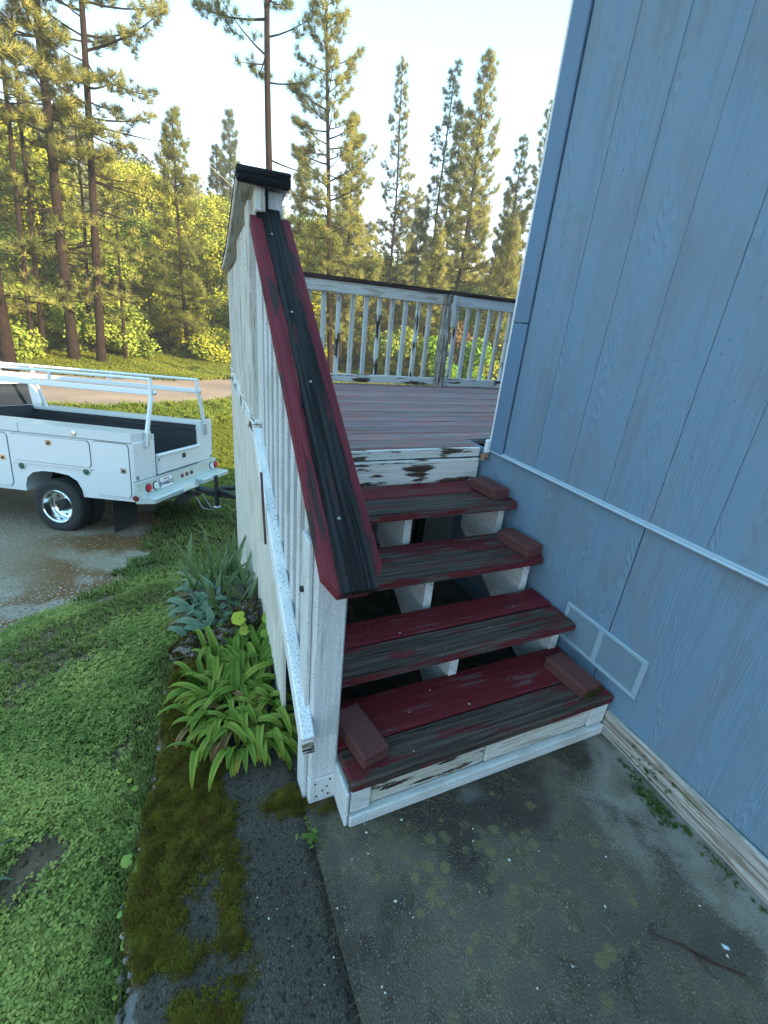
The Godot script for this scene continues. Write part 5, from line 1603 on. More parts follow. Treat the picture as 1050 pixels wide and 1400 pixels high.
	for k in 260:
		xf.append(Transform3D(Basis(Quaternion(Vector3.UP, Vector3(0, 0.3, 1).normalized())).rotated(Vector3.UP, 0.1).scaled(Vector3.ONE * r.randf_range(0.4, 0.8)), Vector3(1.385, 0.225, -0.972) + Vector3(r.randfn(0.0, 0.022), r.randf_range(-0.028, 0.012), 0.1015).rotated(Vector3.UP, 0.1)))
		cs.append(Color(0.06, 0.07, 0.012) * r.randf_range(0.7, 1.3))
	tag(multi("moss", H.shoot, M.moss, xf, cs), "green moss on the front end of the bottom right brick", "moss")
	# clover showing through the gap under the top step
	var cl := thing("shade_weed", "small leafy weeds growing in the dark under the top step", "weed", Vector3(0.62, -0.28, -2.3))
	for k in 26:
		var o := put("leaf", round_leaf(r.randf_range(0.02, 0.035), Color(0.12, 0.24, 0.05)), M.leaf, cl)
		o.transform = Transform3D(Basis(Vector3(r.randf() - 0.5, 0, r.randf() - 0.5).normalized(), r.randf() * 0.8), Vector3(r.randfn(0, 0.12), r.randf_range(0.3, 0.75), r.randfn(0, 0.1)))

# ---------------------------------------------------------------- lawn
func grassy(x: float, z: float) -> bool:
	if x > 0.30 and z > -4.3 and x < 5.5: return false
	if x > edge_x(clampf(z, -2.3, 0.6)) - 0.03 and z > -2.25: return false
	if x > 1.4 and z > -2.0: return false
	if gravel_mask(x, z) > 0.12: return false
	if z < -14.0 and road_mask(x, z) > -0.1: return false
	return true

var rock_n := []
func build_lawn() -> void:
	var r := RandomNumberGenerator.new(); r.seed = 99
	# clover-like sprig: rounded leaflets at several heights
	var cl := MB.new()
	for k in 8:
		var c := Vector3(r.randfn(0, 0.022), r.randf_range(0.010, 0.034), r.randfn(0, 0.022))
		var nn := Vector3(r.randfn(0, 0.35), 1, r.randfn(0, 0.35)).normalized()
		var b := Basis(Quaternion(Vector3.UP, nn)).rotated(nn, r.randf() * TAU)
		cl.col = Color(1, 1, 1) * r.randf_range(0.75, 1.25)
		for q in 3:
			var rb := b.rotated(nn, q * TAU / 3)
			var i := cl.vert(c, nn, Vector2.ZERO)
			for e in [Vector2(0.006, 0.0045), Vector2(0.0115, 0.0035), Vector2(0.0125, 0.0), Vector2(0.0115, -0.0035), Vector2(0.006, -0.0045)]:
				cl.vert(c + rb * Vector3(e.x, absf(e.y) * 0.25, e.y), (nn + rb.x * 0.15).normalized(), Vector2.ZERO)
			for t in 4: cl.idx(i, i + 1 + t, i + 2 + t, nn)
	var clm := cl.done()
	# grass tuft, one metre tall before scaling
	var gm := MB.new()
	for k in 16:
		var a := r.randf() * TAU; var ln := r.randf_range(0.5, 1.0); var lean := r.randf_range(0.15, 0.75)
		var b := Vector3(r.randfn(0, 0.22), 0, r.randfn(0, 0.22))
		var o := Vector3(cos(a), 0, sin(a)); var sdv := Vector3(-sin(a), 0, cos(a)) * r.randf_range(0.022, 0.04)
		var m1 := b + Vector3.UP * ln * 0.55 + o * lean * 0.25; var tip := b + Vector3.UP * ln * (1.0 - lean * 0.3) + o * lean * 0.8
		var nn := (o * 0.3 + Vector3.UP).normalized()
		gm.col = Color(1, 1, 1) * r.randf_range(0.7, 1.3)
		gm.quad(b - sdv, b + sdv, m1 + sdv * 0.8, m1 - sdv * 0.8, nn); gm.tri(m1 - sdv * 0.8, m1 + sdv * 0.8, tip, nn)
	var gtm := gm.done()
	H.tuft = gtm
	var xf := []; var cs := []
	var bare := nz(61, 1.1, 3); var kind := nz(62, 0.8, 2)
	var tries := 0
	while tries < 60000:
		tries += 1
		var x := r.randf_range(-3.4, 0.2); var z := r.randf_range(-4.4, 0.15)
		if tries % 2 == 0:
			x = r.randf_range(-1.5, -0.1); z = r.randf_range(-2.6, -0.1)
		if not grassy(x, z): continue
		if bare.get_noise_2d(x * 1.3, z * 1.3) > 0.20 + r.randf() * 0.32: continue
		if kind.get_noise_2d(x, z) + r.randfn(0, 0.14) < -0.10: continue
		var s := r.randf_range(0.5, 1.1)
		xf.append(Transform3D(Basis(Vector3.UP, r.randf() * TAU).scaled(Vector3(s, s, s)), Vector3(x, land(x, z) - 0.004, z)))
		cs.append(Color(0.135, 0.185, 0.042).lerp(Color(0.30, 0.325, 0.080), clampf(0.5 + kind.get_noise_2d(x * 2.0, z * 2.0 + 7.0) + r.randfn(0, 0.25), 0, 1)))
	tag(multi("clover", clm, M.foliage, xf, cs), "low clover and small-leaved weeds covering the lawn beside the steps", "clover")
	xf = []; cs = []
	tries = 0
	while tries < 60000:
		tries += 1
		var x := r.randf_range(-3.4, 0.2); var z := r.randf_range(-4.6, 0.2)
		var hgt := r.randf_range(0.022, 0.06)
		if tries > 20000:
			x = r.randf_range(-6.0, 5.5); z = r.randf_range(-16.5, -4.0); hgt = r.randf_range(0.06, 0.15)
		if not grassy(x, z): continue
		if tries <= 20000 and bare.get_noise_2d(x * 1.3, z * 1.3) > 0.16 + r.randf() * 0.45: continue
		var q := kind.get_noise_2d(x * 0.6, z * 0.6)
		if z < -7.5: hgt *= 1.2
		var yl := smoothstep(-7.5, -11.0, z)
		xf.append(Transform3D(Basis(Vector3.UP, r.randf() * TAU).scaled(Vector3(hgt * 1.1, hgt, hgt * 1.1)), Vector3(x, land(x, z) - 0.004, z)))
		cs.append(Color(0.13, 0.165, 0.038).lerp(Color(0.28, 0.28, 0.072), clampf(0.5 + q + r.randfn(0, 0.2), 0, 1)).lerp(Color(0.27, 0.285, 0.04), yl * 0.85))
	tag(multi("grass", gtm, M.foliage, xf, cs), "short green grass from the slab down past the truck", "grass")
	xf = []; cs = []
	tries = 0
	while tries < 26000:
		tries += 1
		var x := r.randf_range(-22.0, 24.0); var z := r.randf_range(-60.0, -15.5)
		if r.randf() < 0.4: x = r.randf_range(-8, 8); z = r.randf_range(-34, -15.5)
		if not grassy(x, z): continue
		var hgt := r.randf_range(0.16, 0.36)
		var q := kind.get_noise_2d(x * 0.2, z * 0.2)
		xf.append(Transform3D(Basis(Vector3.UP, r.randf() * TAU).scaled(Vector3(hgt * 2.0, hgt, hgt * 2.0)), Vector3(x, land(x, z) - 0.01, z)))
		cs.append(Color(0.17, 0.21, 0.03).lerp(Color(0.31, 0.32, 0.05), clampf(0.5 + q * 1.5 + r.randfn(0, 0.2), 0, 1)))
	tag(multi("meadow_grass", gtm, M.blade, xf, cs), "taller yellow green grass of the clearing under the pines", "grass")
	# dead leaves and twigs lying in the lawn
	var dm := MB.new()
	dm.quad(Vector3(-1, 0.0, 0), Vector3(0, 0.18, -0.42), Vector3(1, 0.05, 0), Vector3(0, -0.02, 0.42), Vector3.UP)
	dm.tri(Vector3(1, 0.05, 0), Vector3(1.5, 0.1, 0.05), Vector3(1.0, 0.1, 0.1), Vector3.UP)
	xf = []; cs = []
	for k in 1500:
		var x := r.randf_range(-2.8, -0.1); var z := r.randf_range(-4.2, 0.1)
		if not grassy(x, z): continue
		var bb := bare.get_noise_2d(x * 1.3, z * 1.3)
		if bb < 0.0 and r.randf() < 0.75: continue
		var s := r.randf_range(0.004, 0.014)
		xf.append(Transform3D(Basis(Vector3.UP, r.randf() * TAU).rotated(Vector3.RIGHT, r.randf_range(-0.5, 0.5)).scaled(Vector3.ONE * s), Vector3(x, land(x, z) + r.randf_range(0.002, 0.02), z)))
		cs.append(Color(0.09, 0.055, 0.03).lerp(Color(0.30, 0.22, 0.13), r.randf()))
	tag(multi("leaf_litter", dm.done(), M.plain, xf, cs), "small dry brown leaves scattered through the patchy lawn", "litter")
	# longer grass along the broken edge
	xf = []; cs = []
	for k in 420:
		var z := r.randf_range(-2.2, 0.1)
		var x := edge_x(z) - 0.045 - absf(r.randfn(0, 0.06))
		var hgt := r.randf_range(0.05, 0.13)
		xf.append(Transform3D(Basis(Vector3.UP, r.randf() * TAU).scaled(Vector3(hgt * 0.6, hgt, hgt * 0.6)), Vector3(x, land(x, z) - 0.004, z)))
		cs.append(Color(0.12, 0.17, 0.04).lerp(Color(0.27, 0.28, 0.08), r.randf()))
	tag(multi("edge_grass", gtm, M.blade, xf, cs), "longer yellowish grass fringing the broken concrete edge", "grass")
	# coarse blue-green grass at the bottom left
	var gc := thing("grass_clump", "coarse blue green grass clump at the lower left of the lawn", "grass clump", Vector3(-0.76, land(-0.76, -1.2), -1.2))
	for k in 16:
		var c := Color(0.11, 0.20, 0.13).lerp(Color(0.17, 0.26, 0.16), r.randf())
		var o := put("blade", strap(r.randf_range(0.14, 0.26), 0.004, r.randf_range(0.5, 1.2), r.randf_range(0.8, 1.8), 0.3, c, c, 7), M.leaf, gc)
		o.transform = Transform3D(Basis(Vector3.UP, r.randf_range(-1.2, 1.5)), Vector3(r.randfn(0, 0.03), 0, r.randfn(0, 0.06)))

# ---------------------------------------------------------------- trees
func tuft_mesh(s: int, n: int, wd: float) -> ArrayMesh:
	var r := RandomNumberGenerator.new(); r.seed = s
	var m := MB.new()
	for k in n:
		var d := Vector3(r.randfn(0, 0.75), r.randf_range(0.15, 1.1), r.randfn(0, 0.75)).normalized()
		var b := Vector3(r.randfn(0, 0.05), r.randf_range(-0.35, 0.1), r.randfn(0, 0.05))
		var sd := d.cross(Vector3(r.randf() - 0.5, r.randf() - 0.5, r.randf() - 0.5)).normalized() * wd
		var e := b + d * r.randf_range(0.65, 1.0)
		var nn := (d * 0.6 + Vector3.UP * 0.5 + sd.cross(d).normalized() * 0.5).normalized()
		m.col = Color(1, 1, 1) * r.randf_range(0.75, 1.25)
		m.tri(b - sd, b + sd, e, nn)
	return m.done()

func cluster_mesh(s: int, n: int, size: float) -> ArrayMesh:
	var r := RandomNumberGenerator.new(); r.seed = s
	var m := MB.new()
	for k in n:
		var d := Vector3(r.randfn(0, 1), r.randfn(0, 1), r.randfn(0, 1)).normalized()
		var p := d * pow(r.randf(), 0.5) * Vector3(1, 0.8, 1)
		var nn := (d * 0.5 + Vector3.UP * 0.35 + Vector3(r.randfn(0, 0.38), r.randfn(0, 0.38), r.randfn(0, 0.38))).normalized()
		var x := nn.cross(Vector3(r.randf() - 0.5, r.randf() - 0.5, r.randf() - 0.5)).normalized()
		var y := nn.cross(x)
		var q := size * r.randf_range(0.7, 1.3)
		m.col = Color(1, 1, 1) * r.randf_range(0.8, 1.2)
		m.quad(p - x * q, p - y * q * 0.55, p + x * q, p + y * q * 0.55, nn)
	return m.done()

const PINE_A := Color(0.125, 0.145, 0.038)
const PINE_B := Color(0.275, 0.262, 0.075)
const PINE_D := Color(0.045, 0.068, 0.032)
var count_tufts := 0

func pine(called: String, label: String, base: Vector3, top: Vector3, rad: float, c0: float, spread: float, dens: float, s: int, ca := PINE_A, cb := PINE_B, ts := 0.34, group := "pines beyond the yard", low := 0.0) -> void:
	var r := RandomNumberGenerator.new(); r.seed = s
	base.y = land(base.x, base.z) - 0.15
	var t := thing(called, label, "tree", base, group)
	var up := top - base
	var hgt := up.length()
	var bend := nz(s, 0.9, 2)
	var at := func(u: float) -> Vector3: return up * u + Vector3(bend.get_noise_2d(u, 0), 0, bend.get_noise_2d(u, 9)) * hgt * 0.012 * sin(u * PI)
	var m := MB.new()
	var pts := []; var ra := []
	for i in 15:
		var u := i / 14.0
		pts.append(at.call(u)); ra.append(rad * (0.78 + 0.2 * exp(-u * 70.0)) * pow(1.0 - u * 0.985, 0.75))
	m.tube(pts, ra, 9)
	put("trunk", m.done(), M.bark, t)
	m = MB.new()
	var xf := []; var cs := []
	var n := int((1.0 - c0) * hgt * dens)
	for i in n + int(low * hgt):
		var dead := i >= n
		var u := c0 + (1.0 - c0) * (i + r.randf()) / n if not dead else r.randf_range(0.10, c0 + 0.1)
		if u > 0.99: continue
		var cu := clampf((u - c0) / (1.0 - c0), 0, 1)
		var ln := spread * pow(1.0 - cu, 0.72) * (0.55 + 0.45 * smoothstep(0.0, 0.22, cu)) * r.randf_range(0.55, 1.15) + 0.25
		if dead: ln = spread * r.randf_range(0.25, 0.8)
		var az := i * 2.39996 + r.randf_range(-0.5, 0.5)
		var el := lerpf(-0.12, 0.75, cu) + r.randf_range(-0.22, 0.22)
		var p: Vector3 = at.call(u)
		var o := Vector3(cos(az), 0, sin(az))
		var q := []; var qr := []
		var r0 := minf(rad * 0.28, 0.012 + ln * 0.014)
		for k in 5:
			var v := k / 4.0
			q.append(p + o * ln * v * cos(el) + Vector3.UP * (ln * v * sin(el) + ln * 0.22 * v * v * (0.3 if dead else 1.0) - ln * 0.10 * v))
			qr.append(r0 * (1.0 - 0.8 * v))
		m.tube(q, qr, 4, 1.0, false)
		if dead and r.randf() < 0.55: continue
		var st := 0.14 if not dead else 0.55
		var v := 0.30 + 0.25 * r.randf()
		var side := 1.0
		while v <= 1.02:
			var k := mini(int(v * 4.0), 3)
			var c: Vector3 = q[k].lerp(q[k + 1], v * 4.0 - k)
			var reach := (1.06 - v) * ln * 0.42 + 0.08
			for h in 2:
				side = -side
				var sd := o.cross(Vector3.UP) * side
				var e := c + (sd * r.randf_range(0.2, 1.0) + o * 0.35) * reach + Vector3.UP * r.randfn(0.03, 0.10)
				var dir := (o * 0.6 + sd * 0.5 + Vector3.UP * r.randf_range(0.2, 1.0)).normalized()
				var sc := ts * r.randf_range(0.7, 1.3)
				xf.append(Transform3D(Basis(Quaternion(Vector3.UP, dir)).rotated(dir, r.randf() * TAU).scaled(Vector3.ONE * sc), e))
				cs.append(ca.lerp(cb, clampf(r.randfn(0.45, 0.35), 0, 1)))
			v += st / maxf(ln, 0.5)
	for i in 14:
		var e: Vector3 = at.call(1.0 - i * 0.05 / maxf(hgt * 0.12, 1.0))
		xf.append(Transform3D(Basis(Vector3.UP, r.randf() * TAU).scaled(Vector3.ONE * ts * 0.9), e))
		cs.append(ca.lerp(cb, r.randf()))
	tag(put("limbs", m.done(), M.bark, t), "", "", "", "stuff")
	count_tufts += xf.size()
	multi("crown", H.tufts[s % 3], M.needle, xf, cs, t)

func leafy(called: String, label: String, base: Vector3, hgt: float, wide: float, n: int, s: int, ca: Color, cb: Color, cat := "tree", group := "leafy trees and bushes beyond the yard", cs0 := 0.55, skirted := true) -> void:
	var r := RandomNumberGenerator.new(); r.seed = s
	base.y = land(base.x, base.z) - 0.1
	var t := thing(called, label, cat, base, group)
	var m := MB.new()
	var blobs := []
	var nb := maxi(5, int(hgt * 1.6))
	var rad := 0.03 + hgt * 0.013
	var fork := Vector3(r.randfn(0, 0.1), hgt * 0.35, r.randfn(0, 0.1))
	m.tube([Vector3(0, -0.2, 0), fork * 0.5 + Vector3(r.randfn(0, 0.06), 0, 0), fork], [rad * 1.2, rad, rad * 0.8], 7)
	for k in nb:
		var u := r.randf()
		var a := k * 2.4 + r.randf() * 0.8
		var y := hgt * lerpf(0.12 if skirted else 0.42, 0.93, u)
		var w := wide * (sin(PI * clampf(0.16 + u * 0.80, 0, 1))) * r.randf_range(0.45, 1.0)
		var c := Vector3(cos(a) * w, y, sin(a) * w)
		blobs.append([c, wide * r.randf_range(0.28, 0.48)])
		m.tube([fork * clampf(u, 0.4, 1.0), fork.lerp(c, 0.5) + Vector3.UP * 0.15, c], [rad * 0.5, rad * 0.3, rad * 0.1], 5, 1.0, false)
	put("trunk", m.done(), M.bark, t)
	var xf := []; var cs := []
	n = int(n * 1.7)
	for k in n:
		var b = blobs[k % nb]
		var d := Vector3(r.randfn(0, 1), r.randfn(0, 1), r.randfn(0, 1)).normalized()
		var e: Vector3 = b[0] + d * b[1] * pow(r.randf(), 0.4) * Vector3(1, 0.8, 1)
		if e.y < 0.0: continue
		var sc := cs0 * r.randf_range(0.6, 1.2)
		xf.append(Transform3D(Basis(Vector3.UP, r.randf() * TAU).rotated(Vector3.RIGHT, r.randf_range(-0.6, 0.6)).scaled(Vector3.ONE * sc), e))
		cs.append(ca.lerp(cb, clampf(r.randfn(0.5, 0.3), 0, 1)))
	count_tufts += xf.size()
	multi("crown", H.clusters[s % 3], M.foliage, xf, cs, t)

func build_trees() -> void:
	H.tufts = [tuft_mesh(1, 60, 0.019), tuft_mesh(2, 60, 0.019), tuft_mesh(3, 56, 0.021)]
	H.clusters = [cluster_mesh(4, 26, 0.17), cluster_mesh(5, 26, 0.16), cluster_mesh(6, 24, 0.18)]
	# ---- pines, from left to right
	pine("pine_tree", "thick reddish pine trunk at the far left edge behind the truck", Vector3(-5.57, 0, -21.28), Vector3(-4.6, 20.5, -21.5), 0.29, 0.45, 3.0, 2.6, 101, PINE_A, PINE_B, 0.34, "pines beyond the yard", 1.0)
	pine("pine_tree", "slim left trunk of the twin pines behind the truck", Vector3(-5.91, 0, -26.35), Vector3(-4.2, 19.0, -26.6), 0.15, 0.42, 2.4, 2.8, 102, PINE_A, PINE_B, 0.34, "pines beyond the yard", 1.6)
	pine("pine_tree", "slim right trunk of the twin pines behind the truck", Vector3(-5.62, 0, -26.95), Vector3(-3.9, 17.0, -27.1), 0.14, 0.42, 2.3, 2.8, 103, PINE_A, PINE_B, 0.34, "pines beyond the yard", 1.6)
	pine("pine_tree", "tall leaning pine with a dark trunk above the truck bed", Vector3(-4.36, 0, -26.65), Vector3(-3.1, 22.0, -26.8), 0.30, 0.36, 3.3, 3.6, 104, PINE_A, PINE_B, 0.36, "pines beyond the yard", 1.2)
	pine("pine_tree", "thin young pine close to the left of the tall dark one", Vector3(-4.0, 0, -29.7), Vector3(-3.2, 9.5, -29.8), 0.15, 0.35, 1.5, 3.2, 105, PINE_A, PINE_B, 0.32, "pines beyond the yard", 1.5)
	pine("pine_tree", "tall pine with long side limbs reaching over the driveway sky", Vector3(-3.29, 0, -26.8), Vector3(-1.5, 21.0, -26.9), 0.25, 0.34, 3.6, 3.8, 106, PINE_A, PINE_B, 0.36, "pines beyond the yard", 1.3)
	pine("pine_tree", "short thin trunk right of the tall pines by the road", Vector3(-2.39, 0, -28.9), Vector3(-2.0, 5.8, -28.9), 0.13, 0.4, 1.4, 3.2, 107, PINE_A, PINE_B, 0.32)
	pine("pine_tree", "full sunny pine standing alone by the road bend", Vector3(0.8, 0, -33.0), Vector3(0.95, 10.6, -33.0), 0.16, 0.16, 2.3, 7.5, 108, PINE_A, Color(0.16, 0.165, 0.04), 0.36)
	pine("pine_tree", "distant pointed conifer just left of the railing post top", Vector3(6.48, 0, -59.65), Vector3(7.0, 19.0, -59.6), 0.24, 0.15, 3.0, 4.5, 109, PINE_D, PINE_A, 0.5)
	pine("pine_tree", "smaller distant conifer left of the pointed one", Vector3(5.01, 0, -59.8), Vector3(5.7, 16.0, -59.7), 0.22, 0.12, 3.0, 4.5, 110, PINE_D, PINE_A, 0.5)
	pine("pine_tree", "bare dark pine trunk rising straight above the railing post", Vector3(4.6, 0, -23.6), Vector3(4.2, 21.5, -23.7), 0.26, 0.50, 3.4, 2.2, 111, PINE_D, PINE_A, 0.34, "pines beyond the yard", 0.5)
	pine("pine_tree", "tall full pine with upswept limbs right of the railing post", Vector3(9.01, 0, -28.6), Vector3(7.95, 18.8, -28.9), 0.24, 0.24, 3.0, 5.5, 112, PINE_A, PINE_B, 0.36, "pines beyond the yard", 1.0)
	pine("pine_tree", "narrow pine close behind the tall full one at its right", Vector3(10.7, 0, -32.2), Vector3(11.0, 12.3, -32.2), 0.17, 0.2, 1.7, 6.0, 113, PINE_A, PINE_B, 0.36)
	pine("pine_tree", "small distant pine between the bare trunk and the full pine", Vector3(11.0, 0, -46.7), Vector3(11.5, 13.8, -46.6), 0.16, 0.15, 1.9, 5.0, 114, PINE_A, PINE_B, 0.4)
	pine("pine_tree", "slender spire pine alone against the middle of the sky", Vector3(17.0, 0, -38.3), Vector3(16.5, 18.2, -38.6), 0.19, 0.26, 1.9, 4.6, 115, PINE_D, PINE_B, 0.34)
	pine("pine_tree", "tall sparse bluish pine left of the largest right-hand pine", Vector3(17.9, 0, -33.4), Vector3(18.0, 16.8, -33.5), 0.18, 0.36, 1.9, 4.0, 116, PINE_D, Color(0.07, 0.095, 0.05), 0.34)
	pine("pine_tree", "largest full pine right of centre above the far railing", Vector3(19.5, 0, -32.4), Vector3(19.8, 17.4, -32.4), 0.24, 0.18, 2.5, 7.0, 117, PINE_A, PINE_B, 0.36)
	pine("pine_tree", "mid-height pine between the bluish pine and the largest one", Vector3(21.2, 0, -37.2), Vector3(21.2, 16.1, -37.4), 0.2, 0.18, 2.0, 6.0, 118, PINE_A, PINE_B, 0.38)
	pine("pine_tree", "far pine peeking from behind the largest right-hand pine", Vector3(28.0, 0, -43.3), Vector3(26.8, 18.5, -44.4), 0.23, 0.2, 2.4, 4.5, 119, PINE_A, PINE_B, 0.42)
	pine("pine_tree", "dark-topped pine left of the house corner", Vector3(27.3, 0, -36.9), Vector3(26.9, 15.7, -37.2), 0.21, 0.26, 2.1, 4.6, 120, PINE_D, PINE_A, 0.38)
	pine("pine_tree", "thin tall pine right beside the house corner", Vector3(28.5, 0, -35.9), Vector3(28.2, 17.8, -36.3), 0.22, 0.3, 1.7, 5.0, 121, PINE_A, PINE_B, 0.36)
	pine("pine_tree", "distant rounded pine low between the spire and bluish pines", Vector3(31.3, 0, -62.6), Vector3(30.7, 17.0, -62.9), 0.23, 0.1, 3.0, 4.5, 122, PINE_A, PINE_B, 0.5)
	pine("pine_tree", "distant pine filling the gap near the house corner", Vector3(40.5, 0, -57.1), Vector3(40.6, 18.0, -57.0), 0.23, 0.1, 3.2, 4.5, 123, PINE_A, PINE_B, 0.5)
	pine("pine_tree", "bushy young pine low behind the left half of the far railing", Vector3(13.4, 0, -35.0), Vector3(13.5, 7.5, -35.0), 0.14, 0.1, 2.0, 7.0, 124, PINE_A, PINE_B, 0.36)
	pine("pine_tree", "bushy pine behind the far railing's rotten post", Vector3(16.5, 0, -30.5), Vector3(16.6, 7.0, -30.5), 0.15, 0.08, 2.0, 7.0, 125, PINE_A, PINE_B, 0.36)
	pine("pine_tree", "young yellow pine behind the right end of the far railing", Vector3(21.5, 0, -29.5), Vector3(21.6, 8.2, -29.5), 0.15, 0.08, 2.2, 7.0, 126, PINE_A, Color(0.18, 0.165, 0.045), 0.36)
	pine("pine_tree", "broad young pine right of the lone spire pine", Vector3(21.5, 0, -43.0), Vector3(21.6, 10.5, -43.0), 0.16, 0.08, 2.6, 6.0, 127, PINE_A, PINE_B, 0.4)
	pine("pine_tree", "young pine filling the gap left of the spire pine", Vector3(14.2, 0, -41.0), Vector3(14.2, 9.8, -41.0), 0.15, 0.08, 2.3, 6.5, 128, PINE_A, PINE_B, 0.36)
	pine("pine_tree", "young pine just right of the spire pine's foot", Vector3(18.6, 0, -41.0), Vector3(18.6, 11.0, -41.0), 0.15, 0.08, 2.4, 6.5, 129, PINE_A, PINE_B, 0.36)
	pine("pine_tree", "young pine between the mid-height pine and the dark-topped one", Vector3(24.3, 0, -38.0), Vector3(24.3, 11.5, -38.0), 0.15, 0.08, 2.4, 6.5, 130, PINE_A, PINE_B, 0.36)
	pine("pine_tree", "yellowish young pine in front of the dark-topped pine", Vector3(24.4, 0, -33.5), Vector3(24.5, 8.8, -33.5), 0.15, 0.08, 2.3, 6.5, 131, PINE_A, Color(0.31, 0.27, 0.07), 0.36)
	pine("pine_tree", "young pine between the full pine and its gap of sky", Vector3(11.9, 0, -37.0), Vector3(12.0, 10.2, -37.0), 0.14, 0.08, 2.0, 6.5, 132, PINE_A, PINE_B, 0.36)
	pine("pine_tree", "pine with a thin crown rising behind the far left understory", Vector3(-8.4, 0, -31.5), Vector3(-7.4, 17.0, -31.6), 0.17, 0.3, 2.6, 4.0, 133, PINE_A, PINE_B, 0.34, "pines beyond the yard", 1.0)
	# ---- leafy trees and bushes
	var ya := Color(0.25, 0.285, 0.028); var yb := Color(0.42, 0.40, 0.045)
	var ga := Color(0.12, 0.175, 0.028); var gb := Color(0.27, 0.30, 0.050)
	leafy("oak_tree", "bright yellow oak crown between the left pines and the sunny pine", Vector3(-1.2, 0, -47.0), 12.5, 4.6, 900, 201, ya, yb)
	leafy("oak_tree", "yellow oak on the slope behind the sunny pine", Vector3(4.2, 0, -52.0), 12.0, 4.8, 800, 202, ya, yb)
	leafy("oak_tree", "broad yellow green oak behind the two tall left pines", Vector3(-7.5, 0, -41.0), 11.0, 4.6, 900, 203, ga, yb)
	leafy("oak_tree", "pale leafy tree at the left edge behind the twin trunks", Vector3(-9.0, 0, -33.0), 8.0, 3.4, 800, 204, ga, gb)
	leafy("oak_tree", "low spreading oak behind the truck rack and tall pines", Vector3(-4.0, 0, -34.5), 6.0, 3.0, 750, 205, ga, gb)
	leafy("oak_tree", "shaded oak left of the sunny pine by the clearing", Vector3(-1.6, 0, -40.0), 8.0, 3.4, 800, 206, Color(0.06, 0.10, 0.02), gb)
	leafy("oak_tree", "rounded yellow oak just right of the sunny pine", Vector3(3.4, 0, -40.5), 8.6, 3.2, 800, 207, ga, yb)
	leafy("oak_tree", "tall yellow oak behind the railing post", Vector3(8.0, 0, -44.0), 11.0, 4.2, 900, 208, ya, yb)
	leafy("oak_tree", "bright yellow oak right of the railing post", Vector3(11.6, 0, -42.5), 11.5, 3.6, 900, 209, ya, yb)
	leafy("oak_tree", "olive oak behind the far railing below the spire pine", Vector3(15.6, 0, -41.0), 8.5, 3.4, 800, 210, ga, gb)
	leafy("bush", "leafy bush at the foot of the left pines", Vector3(-5.0, 0, -29.5), 2.6, 2.2, 420, 211, ga, gb, "bush")
	leafy("bush", "dense bush behind the thick reddish trunk", Vector3(-7.6, 0, -27.0), 3.4, 2.4, 460, 212, ga, gb, "bush")
	leafy("bush", "bush between the tall pines and the short thin trunk", Vector3(-2.7, 0, -30.8), 2.8, 2.0, 380, 213, ga, gb, "bush")
	leafy("bush", "bush at the foot of the sunny pine", Vector3(1.9, 0, -34.0), 2.4, 1.8, 360, 214, ga, yb, "bush")
	leafy("bush", "bush beside the road by the deck's far left corner", Vector3(5.4, 0, -37.0), 4.4, 2.4, 460, 215, ga, yb, "bush")
	leafy("bush", "yellow bush seen through the left balusters of the far railing", Vector3(13.2, 0, -39.0), 3.8, 2.4, 460, 216, ya, yb, "bush")
	leafy("bush", "shaded bush seen through the middle balusters", Vector3(14.5, 0, -30.0), 3.0, 2.2, 430, 217, ga, gb, "bush")
	leafy("bush", "bright green bush seen right of the rotten railing post", Vector3(16.6, 0, -26.0), 3.6, 2.0, 430, 218, Color(0.10, 0.20, 0.02), Color(0.17, 0.30, 0.03), "bush")
	leafy("bush", "reddish brown bush behind the right part of the far railing", Vector3(19.0, 0, -29.8), 4.0, 1.6, 330, 219, Color(0.17, 0.09, 0.05), Color(0.24, 0.15, 0.07), "bush")
	leafy("bush", "yellow bush at the right end of the far railing", Vector3(20.5, 0, -26.5), 4.0, 2.4, 460, 220, ga, yb, "bush")
	leafy("bush", "tall light green bush above the far railing near the house", Vector3(20.8, 0, -31.8), 6.5, 2.2, 520, 221, Color(0.10, 0.18, 0.025), Color(0.19, 0.27, 0.04), "bush")
	leafy("oak_tree", "tall yellow green oak filling the gap between the twin trunks and tall pines", Vector3(-6.4, 0, -36.5), 9.5, 3.2, 700, 231, ga, yb)
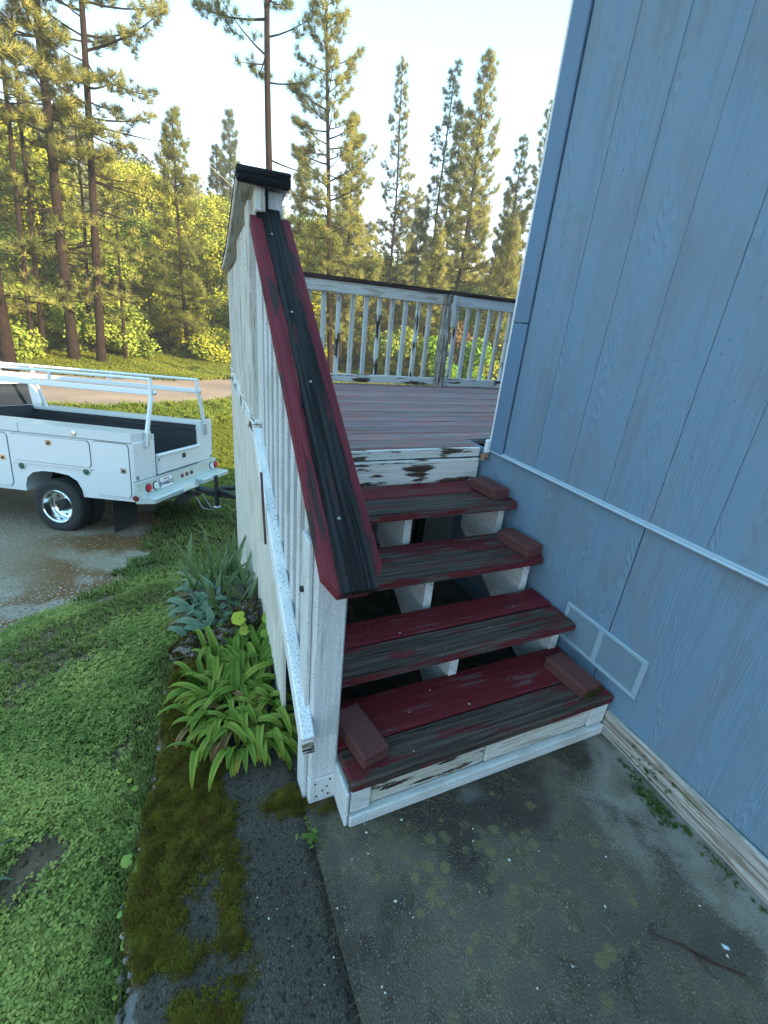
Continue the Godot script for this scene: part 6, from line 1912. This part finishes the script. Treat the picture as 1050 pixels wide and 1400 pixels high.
	leafy("oak_tree", "light green oak behind the short thin trunk by the road", Vector3(-2.9, 0, -36.5), 7.4, 2.8, 650, 232, ga, yb)
	leafy("oak_tree", "small yellow oak at the edge of the clearing left of the sunny pine", Vector3(-0.3, 0, -37.0), 5.2, 2.2, 520, 233, ya, yb)
	leafy("oak_tree", "yellow oak on the far left behind the thick reddish trunk", Vector3(-10.5, 0, -38.0), 10.5, 4.0, 800, 234, ya, yb)
	leafy("oak_tree", "round yellow oak low behind the full pine by the railing post", Vector3(8.6, 0, -36.0), 6.6, 2.6, 600, 235, ya, yb)
	leafy("oak_tree", "yellow green oak between the spire pine and the bluish pine", Vector3(20.0, 0, -48.0), 10.0, 3.8, 700, 236, ga, yb)
	leafy("oak_tree", "yellow green oak behind the largest right-hand pine", Vector3(25.5, 0, -46.0), 10.0, 3.6, 700, 237, ga, yb)
	# ---- the wood on the slopes behind, one mass
	var r := RandomNumberGenerator.new(); r.seed = 404
	var xf := []; var cs := []
	for k in 150:
		var a := lerpf(-0.62, 1.05, (k + r.randf()) / 150.0); var d := r.randf_range(66.0, 110.0)
		var b := Vector3(sin(a) * d, 0, -cos(a) * d)
		b.y = land(b.x, b.z)
		var hgt := r.randf_range(9.0, 15.0); var con := r.randf() < 0.55
		if con: hgt *= 1.25
		var c := PINE_D.lerp(PINE_B, r.randf()) if con else Color(0.16, 0.20, 0.03).lerp(Color(0.36, 0.36, 0.045), r.randf())
		for q in 110:
			var u := r.randf()
			var w := (2.6 * (1.0 - u) + 0.2) if con else 3.8 * sin(PI * clampf(0.1 + u * 0.88, 0, 1))
			var an := r.randf() * TAU; var rr2 := w * sqrt(r.randf())
			xf.append(Transform3D(Basis(Vector3.UP, r.randf() * TAU).scaled(Vector3.ONE * r.randf_range(0.8, 1.5)), b + Vector3(cos(an) * rr2, hgt * (0.05 + 0.95 * u), sin(an) * rr2)))
			cs.append(c * r.randf_range(0.8, 1.2))
	tag(multi("background_wood", H.clusters[0], M.foliage, xf, cs), "hazy mass of mixed wood on the slopes behind all the single trees", "wood")
